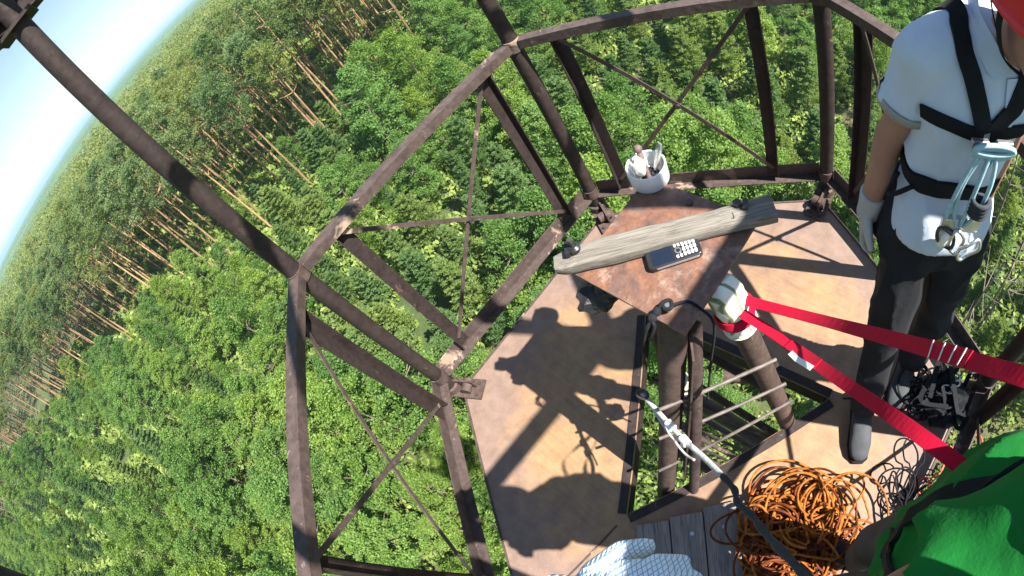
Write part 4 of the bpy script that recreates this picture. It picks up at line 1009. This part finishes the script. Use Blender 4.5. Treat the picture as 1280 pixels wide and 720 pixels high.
def broad_crown(h, rad, n_clump, n_leaf, leaf, rng, z0=.22):
    """leaves in many clumps through a ragged egg-shaped crown"""
    out = []
    lobes = rng.normal(size=(7, 3)); lobes = unit(lobes) * rng.uniform(.25, .6, (7, 1))
    for i in range(n_clump):
        z = rng.uniform(z0, 1.0); prof = math.sin(min(1, (1.04 - z) / .6) * PI / 2) * (.55 + .45 * min(1, (z - z0 + .12) / .3))
        a = rng.uniform(0, 2 * PI); rr = rad * prof * math.sqrt(rng.uniform(.12, 1.0)) * (1 + .28 * math.sin(2 * a + z * 5) + .15 * math.sin(5 * a + 3 * z))
        c = np.array([rr * math.cos(a), rr * math.sin(a), z * h]); cr = rad * rng.uniform(.16, .3)
        p = c + unit(rng.normal(size=(n_leaf, 3))) * cr * rng.uniform(.35, 1, (n_leaf, 1)) * np.array([1, 1, .62])
        nrm = unit(rng.normal(size=(n_leaf, 3)) + np.array([c[0], c[1], 0]) / rad * .8 + np.array([0, 0, -.15]))
        out.append(cards(p, nrm, leaf * rng.uniform(.7, 1.4, n_leaf), leaf * .62 * rng.uniform(.7, 1.3, n_leaf), rng))
    return np.concatenate(out)
def pine_young(h, rad, whorls, per, n_needle, size, rng):
    """whorls of upcurved shoots, each a bottle brush of needle cards"""
    out = []
    for i in range(whorls):
        z = .12 + .86 * (i + rng.uniform(-.2, .2)) / whorls; L = rad * (1.0 - z) ** .75 * 1.15 + .12 * rad
        a0 = rng.uniform(0, 2 * PI)
        for k in range(per):
            a = a0 + 2 * PI * k / per + rng.normal() * .25; l = L * rng.uniform(.7, 1.1)
            t = rng.uniform(.12, 1, n_needle) ** .7
            d = np.array([math.cos(a), math.sin(a), 0]); side = np.array([-d[1], d[0], 0])
            p = d * (t * l)[:, None] + np.array([0, 0, 1.]) * (z * h + .22 * l * t ** 2 + .05 * l)[:, None] + side * (rng.normal(size=n_needle) * .16 * l * (1.1 - t * .6))[:, None] + rng.normal(size=(n_needle, 3)) * .04
            nrm = unit(d * .9 + np.array([0, 0, .55]) + rng.normal(size=(n_needle, 3)) * .65)
            out.append(cards(p, nrm, size * rng.uniform(.7, 1.3, n_needle), size * .34, rng))
    t = rng.uniform(.8, 1, 40); out.append(cards(np.stack([rng.normal(size=40) * .05, rng.normal(size=40) * .05, t * h], 1), unit(rng.normal(size=(40, 3)) * .5 + np.array([0, 0, 1])), size, size * .3, rng))
    return np.concatenate(out)
def pine_tall(h, rad, n_br, n_tuft, size, rng, z0=.6):
    out = []
    for i in range(n_br):
        z = z0 + (1 - z0) * rng.uniform(0, 1) ** .8; w = rad * min(1, (1.03 - z) / .16) ** .6 * (.55 + .45 * min(1, (z - z0 + .06) / .14))
        a = rng.uniform(0, 2 * PI); l = w * rng.uniform(.4, 1.1); c = np.array([l * math.cos(a), l * math.sin(a), z * h + .12 * l]); cr = rng.uniform(.4, .8)
        p = c + rng.normal(size=(n_tuft, 3)) * cr * np.array([.5, .5, .26]); nrm = unit(rng.normal(size=(n_tuft, 3)) * .8 + np.array([math.cos(a), math.sin(a), .5]))
        out.append(cards(p, nrm, size * rng.uniform(.6, 1.3, n_tuft), size * .42, rng))
    return np.concatenate(out)
def trunk_mesh(name, h, r0, r1, rng, bend=.3, n=8, limbs=0, z0=.6, lr=.04):
    b = MB(); ph_ = rng.uniform(0, 6); pts = [Vector((bend * (i / n) ** 2 * math.cos(ph_) * (i > 0), bend * (i / n) ** 2 * math.sin(ph_), h * i / n - (.4 if i == 0 else 0))) for i in range(n + 1)]
    b.tube(pts, [r0 + (r1 - r0) * (i / n) ** .8 for i in range(n + 1)], 8)
    for k in range(limbs):
        z = rng.uniform(z0, .95); a = rng.uniform(0, 2 * PI); L = rng.uniform(.8, 1.9); p = pts[int(z * n)]
        b.tube([p, p + Vector((math.cos(a), math.sin(a), .25)) * L * .6, p + Vector((math.cos(a), math.sin(a), .4)) * L], [lr, lr * .7, lr * .3], 5)
    return b.mesh(name)

def in_frame(p, m=60):
    x, y = project(p); return -m < x < 1280 + m and -m < y < 720 + m
EDGE = [(-30, 150), (-45, 125), (-56, 100), (-63, 78), (-68, 68), (-78, 60), (-92, 55), (-105, 56), (-115, 58), (-122, 66), (-135, 70), (-160, 66), (-180, 58), (-200, 54), (-230, 54)]
def edge_r(az):
    for (a0, r0), (a1, r1) in zip(EDGE, EDGE[1:]):
        if a1 <= az <= a0: return r0 + (r1 - r0) * (az - a0) / (a1 - a0)
    return 60.
class Grid:
    def __init__(s, c): s.c = c; s.d = {}
    def ok(s, x, y, r):
        k = int(math.ceil(r / s.c)); i, j = int(x // s.c), int(y // s.c)
        for a in range(i - k, i + k + 1):
            for b_ in range(j - k, j + k + 1):
                for (u, v) in s.d.get((a, b_), ()):
                    if (u - x) ** 2 + (v - y) ** 2 < r * r: return False
        return True
    def put(s, x, y): s.d.setdefault((int(x // s.c), int(y // s.c)), []).append((x, y))

# ground sheet and its soil
def ground_mat():
    m, nt, b = new_mat('forest_floor')
    n1, _ = noise_node(nt, .12, 8, .65); n2, _ = noise_node(nt, 1.6, 6, .7)
    r = ramp(nt, [(.3, (.03, .045, .014)), (.48, (.05, .08, .022)), (.62, (.085, .08, .04)), (.78, (.14, .1, .06))]); nt.links.new(n1.outputs['Fac'], r.inputs[0])
    r2 = ramp(nt, [(.3, (.55, .6, .5)), (.7, (1.15, 1.1, 1))]); nt.links.new(n2.outputs['Fac'], r2.inputs[0])
    nt.links.new(mix(nt, 1., r.outputs[0], r2.outputs[0], 'MULTIPLY'), b.inputs['Base Color']); b.inputs['Roughness'].default_value = .95
    bump(nt, b, n2.outputs['Fac'], .8, .15); return m
M['ground'] = ground_mat()
def polar(name, rs, az0, az1, na, hfun, mat):
    az = np.radians(np.linspace(az0, az1, na)); R_, A2 = np.meshgrid(np.asarray(rs), az, indexing='ij')
    X, Y = R_ * np.cos(A2), R_ * np.sin(A2); Z = hfun(R_, A2, X, Y)
    V = np.stack([X, Y, Z], -1).reshape(-1, 3); n, m_ = R_.shape
    i, j = np.meshgrid(np.arange(n - 1), np.arange(m_ - 1), indexing='ij'); F = np.stack([i * m_ + j, (i + 1) * m_ + j, (i + 1) * m_ + j + 1, i * m_ + j + 1], -1).reshape(-1, 4)
    return link(name, np_mesh(name, V, F), mat)
NT = {}
def vnoise(X, Y, s, seed=0):
    """cheap smooth value noise"""
    T = NT.setdefault(seed, None) if NT.get(seed) is not None else NT.__setitem__(seed, np.random.default_rng(seed).random((256, 256))) or NT[seed]; x, y = X / s, Y / s
    xi, yi = np.floor(x).astype(int), np.floor(y).astype(int); fx, fy = x - xi, y - yi; fx, fy = fx * fx * (3 - 2 * fx), fy * fy * (3 - 2 * fy)
    g = lambda a, b_: T[a % 256, b_ % 256]
    return (g(xi, yi) * (1 - fx) + g(xi + 1, yi) * fx) * (1 - fy) + (g(xi, yi + 1) * (1 - fx) + g(xi + 1, yi + 1) * fx) * fy
gr = polar('ground', [.0, 4, 8, 14, 22, 32, 45, 60, 80, 110, 160, 300, 700, 2000, 6000, 9700], -180, 180, 181, lambda R_, A2, X, Y: GZ + (vnoise(X, Y, 9, 1) - .5) * .8 * (R_ < 200) - (R_ > 250) * 3., 'ground')
tag(gr, kind='structure')

# --- tall pines of the old stand
TALL = []
for i in range(6):
    rg = np.random.default_rng(100 + i); h = rg.uniform(17.5, 20.5); V = pine_tall(h, rg.uniform(1.7, 2.5), 76, 50, .33, rg, rg.uniform(.64, .72))
    TALL.append((h, np_mesh('crown', V, quads(V)), trunk_mesh('trunk', h * .97, .18, .06, rg, .5, 8, 12, .62, .05)))
    TALL[-1][1].materials.append(M['tallneedle']); TALL[-1][2].materials.append(M['bark'])
def tree(name, proto, x, y, z, s, rz, label, cat, group, lean=(0, 0)):
    e = bpy.data.objects.new(name, None); COL.objects.link(e); e.location = (x, y, z); e.rotation_euler = (lean[0], lean[1], rz); e.scale = s if isinstance(s, tuple) else (s, s, s); tag(e, label, cat, group)
    for nm, me in (('trunk', proto[2]), ('crown', proto[1])):
        if me is None: continue
        o = bpy.data.objects.new(nm, me); COL.objects.link(o); o.parent = e
    return e
rr = random.Random(11); cand = []; g = Grid(4)
for _ in range(60000):
    az = rr.uniform(-205, -22); r = math.sqrt(rr.uniform(50 ** 2, 330 ** 2)); e_ = edge_r(az) + 5 * math.sin(az * .9) + 3 * math.sin(az * 2.3) + 16 * (vnoise(np.array([az * 1.]), np.array([r * .15]), 5, 41)[0] - .45)
    if r < e_: continue
    x, y = r * math.cos(math.radians(az)), r * math.sin(math.radians(az)); sp = 3.1 if r < 130 else 3.6
    if not g.ok(x, y, sp * rr.uniform(.8, 1.25)): continue
    if not (in_frame((x, y, GZ + 17), 40) or in_frame((x, y, GZ + 4), 40)): continue
    if vnoise(np.array([x]), np.array([y]), 26, 5)[0] < .24 and r < 200: continue
    g.put(x, y); cand.append((r - e_ * .6, r, az, x, y))
cand.sort(); near_t, far_t = cand[:285], cand[285:]
LT_ = ('tall pine with a bare orange trunk at the sunny edge of the old pine stand', 'tall pine with its crown rising inside the old pine stand behind the edge trees')
for i, (k, r, az, x, y) in enumerate(near_t):
    p = TALL[rr.randrange(6)]; ed = r < edge_r(az) + 9; s = rr.uniform(.88, 1.1)
    tree('pine_tree', p, x, y, GZ, (s, s, s * rr.uniform(.95, 1.05)), rr.uniform(0, 6.28), LT_[0 if ed else 1], 'tree', 'pines at the edge of the old stand' if ed else 'pines inside the old stand', (rr.gauss(0, .02), rr.gauss(0, .02)))
# the stand farther off: too many to count, one object
proto_low = []
for i in range(8):
    rg = np.random.default_rng(300 + i); h = rg.uniform(16.5, 20); V = pine_tall(h, rg.uniform(1.6, 2.4), 46, 4, 1.0, rg, .62); proto_low.append((h, V))
VS = []
TR = []
for k, r, az, x, y in far_t:
    V = proto_low[rr.randrange(8)][1]; a = rr.uniform(0, 6.28); c, s = math.cos(a), math.sin(a); sc = rr.uniform(.85, 1.15)
    Rm = np.array([[c, -s, 0], [s, c, 0], [0, 0, 1]]) * sc
    if r > 170: V = V.reshape(-1, 4, 3)[rr.randrange(2)::2].reshape(-1, 3)
    VS.append(V @ Rm.T + np.array([x, y, GZ]))
V = np.concatenate(VS)
ff = link('pine_forest', np_mesh('pine_forest', V, quads(V)), 'tallneedle'); tag(ff, 'dense mass of pine crowns stretching from the old stand towards the horizon', kind='stuff')
# trunks of that stand, seen in its gaps
VS = []; FS = []; o_ = 0
for k, r, az, x, y in far_t[:350]:
    ang = np.arange(5) * 2 * PI / 5; ring = np.stack([np.cos(ang), np.sin(ang)], 1)
    v = np.concatenate([np.c_[ring * .17 + [x, y], np.full(5, GZ)], np.c_[ring * .08 + [x, y], np.full(5, GZ + 15)]]); VS.append(v)
    FS.append(np.array([[i, (i + 1) % 5, 5 + (i + 1) % 5, 5 + i] for i in range(5)]) + o_); o_ += 10
ft = link('forest_trunks', np_mesh('forest_trunks', np.concatenate(VS), np.concatenate(FS)), 'bark'); tag(ft, 'bare orange pine trunks deep in the stand under the mass of crowns', kind='stuff')

# --- thicket of young trees round the tower
BROAD = []; YP = []
for i in range(5):
    rg = np.random.default_rng(500 + i); h = rg.uniform(6.5, 9.); V = broad_crown(h, rg.uniform(1.7, 2.4), 120, 80, .155, rg); BROAD.append((h, np_mesh('crown', V, quads(V)), trunk_mesh('trunk', h * .9, .08, .02, rg, .4, 6, 8, .3, .025)))
    BROAD[-1][1].materials.append(M['birch']); BROAD[-1][2].materials.append(M['youngbark'])
for i in range(5):
    rg = np.random.default_rng(600 + i); h = rg.uniform(5., 8.); V = pine_young(h, rg.uniform(1.3, 1.9), 14, 7, 90, .22, rg); YP.append((h, np_mesh('crown', V, quads(V)), trunk_mesh('trunk', h * .93, .08, .02, rg, .15, 6, 0)))
    YP[-1][1].materials.append(M['needle']); YP[-1][2].materials.append(M['youngbark'])
g = Grid(3); yc = []
for _ in range(30000):
    az = rr.uniform(-232, -22); r = 5 + (edge_r(az) + 2 - 5) * rr.random() ** .62
    x, y = r * math.cos(math.radians(az)), r * math.sin(math.radians(az)); sp = 2.0 + min(r, 60) * .03
    if not g.ok(x, y, sp): continue
    if not (in_frame((x, y, GZ + 6), 30) or in_frame((x, y, GZ + 1), 30)): continue
    g.put(x, y); yc.append((r, az, x, y))
yc.sort()
nb = sum(1 for _ in yc)
cnt = {'b': 0, 'p': 0}
for r, az, x, y in yc:
    mixv = vnoise(np.array([x]), np.array([y]), 13, 8)[0] + rr.uniform(-.2, .2)
    kind = 'p' if mixv > .66 else 'b'
    if cnt[kind] >= 298: kind = 'b' if kind == 'p' else 'p'
    if cnt[kind] >= 298: break
    cnt[kind] += 1
    right = az < -185
    s = rr.uniform(.7, 1.15) * ((.9 + .6 * vnoise(np.array([x]), np.array([y]), 9, 21)[0]) if r > edge_r(az) - 13 and not right else 1) * (.55 if r < 9 else .8 if r < 14 else 1.0) * (.7 if right else 1)
    if kind == 'b':
        tree('young_birch', BROAD[rr.randrange(5)], x, y, GZ, (s * rr.uniform(.9, 1.2), s * rr.uniform(.9, 1.2), s), rr.uniform(0, 6.28), 'bright green young broadleaf tree in the thicket below the tower', 'tree', 'young broadleaf trees of the thicket', (rr.gauss(0, .05), rr.gauss(0, .05)))
    else:
        tree('young_pine', YP[rr.randrange(5)], x, y, GZ, s, rr.uniform(0, 6.28), 'bushy young pine with upcurved shoots in the thicket below the tower', 'tree', 'young pines of the thicket', (rr.gauss(0, .03), rr.gauss(0, .03)))
print('young', cnt, len(yc), 'tall', len(near_t), 'far', len(far_t))
# bare thin trunks at the right
for i in range(16):
    az = rr.uniform(-205, -178); r = rr.uniform(14, 40); x, y = r * math.cos(math.radians(az)), r * math.sin(math.radians(az)); rg = np.random.default_rng(800 + i)
    me = trunk_mesh('trunk', rr.uniform(9, 14), .09, .03, rg, .8, 8, 10, .45, .025); me.materials.append(M['youngbark']); e = tree('bare_sapling', (0, None, me), x, y, GZ, 1, 0, 'thin bare trunk rising from the scrub at the right beyond the railing', 'tree', 'thin bare trunks at the right', (rr.gauss(0, .05), rr.gauss(0, .05)))
# low scrub and grass between the trees
n = 420000; rg = np.random.default_rng(77); az = np.radians(rg.uniform(-235, -20, n)); r = 1 + 118 * rg.random(n) ** .62
X, Y = r * np.cos(az), r * np.sin(az); dens = vnoise(X, Y, 3.2, 31) + .5 * vnoise(X, Y, 1.1, 32); keep = dens > .5; X, Y, dens, r = X[keep], Y[keep], dens[keep], r[keep]
P_ = np.stack([X, Y, GZ + .05 + rg.random(len(X)) * (dens - .42) * 2.6], 1); N_ = unit(rg.normal(size=(len(X), 3)) * .7 + np.array([0, 0, .7])); sz = .16 + r * .006
V = cards(P_, N_, sz * 1.5 * rg.uniform(.7, 1.3, len(X)), sz * .8, rg)
sc_ = link('scrub', np_mesh('scrub', V, quads(V)), 'shrub'); tag(sc_, 'low green scrub and grass covering the ground between the young trees', kind='stuff')

# --- forest canopy rolling away to the horizon
def canopy(R_, A2, X, Y):
    rg = np.random.default_rng(9); bumps = rg.random(R_.shape) ** 1.5 * 3.2 * np.clip(R_ / 500, .6, 1.6)
    hills = (vnoise(X, Y, 2600, 12) - .5) * 46 * np.clip((R_ - 900) / 2500, 0, 1) + np.clip((R_ - 2500) / 5500, 0, 1) * 24
    return GZ + 14.5 + bumps + hills + (vnoise(X, Y, 60, 13) - .5) * 4
def canopy_mat():
    m, nt, b = new_mat('far_canopy')
    n1, _ = noise_node(nt, .004, 6, .6); n2, _ = noise_node(nt, .16, 5, .75)
    r = ramp(nt, [(.3, (.04, .08, .03)), (.5, (.06, .11, .038)), (.7, (.1, .15, .055))]); nt.links.new(n1.outputs['Fac'], r.inputs[0])
    r2 = ramp(nt, [(.3, (.5, .55, .55)), (.7, (1.3, 1.25, 1.1))]); nt.links.new(n2.outputs['Fac'], r2.inputs[0])
    nt.links.new(mix(nt, 1., r.outputs[0], r2.outputs[0], 'MULTIPLY'), b.inputs['Base Color']); b.inputs['Roughness'].default_value = .9; return m
M['canopy'] = canopy_mat()
rs = 300 * (9500 / 300.) ** np.linspace(0, 1, 420)
cn = polar('far_forest', rs, -150, -8, 900, canopy, 'canopy'); tag(cn, 'forest canopy fading blue green towards the low hills on the horizon', kind='stuff')

# ------------------------------------------------------------------ light and sky
SUN = Vector((-.255, .687, 1.0)).normalized()
w = bpy.data.worlds.new('World'); SC.world = w; w.use_nodes = True
nt = w.node_tree; sky = nt.nodes.new('ShaderNodeTexSky'); sky.sky_type = 'NISHITA'; sky.sun_disc = False
sky.sun_elevation = math.asin(SUN.z); sky.sun_rotation = math.atan2(SUN.x, SUN.y)
sky.air_density = 1.3; sky.dust_density = .5; sky.ozone_density = 1.0; sky.altitude = 100
bg = nt.nodes['Background']; bg.inputs['Strength'].default_value = .05
nt.links.new(sky.outputs[0], bg.inputs[0])
sd_ = bpy.data.lights.new('sun', 'SUN'); so = bpy.data.objects.new('sun', sd_); COL.objects.link(so)
sd_.energy = 5.0; sd_.angle = math.radians(.55); sd_.color = (1, .95, .87)
so.rotation_euler = (-SUN).to_track_quat('-Z', 'Y').to_euler()
# the air: a thin even haze over the whole forest, the camera inside it
hz = MB(); hz.box((0, 0, 14), (9900, 9900, 46)); hm = bpy.data.materials.new('air'); hm.use_nodes = True; hn = hm.node_tree; hn.nodes.clear()
pv = hn.nodes.new('ShaderNodeVolumePrincipled'); pv.inputs['Color'].default_value = (.52, .8, 1, 1); pv.inputs['Density'].default_value = 2.8e-4; pv.inputs['Anisotropy'].default_value = .2
ou = hn.nodes.new('ShaderNodeOutputMaterial'); hn.links.new(pv.outputs[0], ou.inputs['Volume'])
ho = link('haze', hz.mesh('haze'), hm); tag(ho, kind='stuff'); ho['label'] = 'pale blue haze over the forest towards the horizon'
SC.view_settings.view_transform = 'Standard'; SC.view_settings.look = 'None'
SC.view_settings.exposure = 1.8; SC.view_settings.gamma = 1; SC.view_settings.use_curve_mapping = False
SC.cycles.max_bounces = 6; SC.cycles.diffuse_bounces = 3; SC.cycles.glossy_bounces = 2; SC.cycles.transmission_bounces = 4
SC.cycles.use_denoising = True
try: SC.cycles.denoiser = 'OPENIMAGEDENOISE'
except Exception: pass
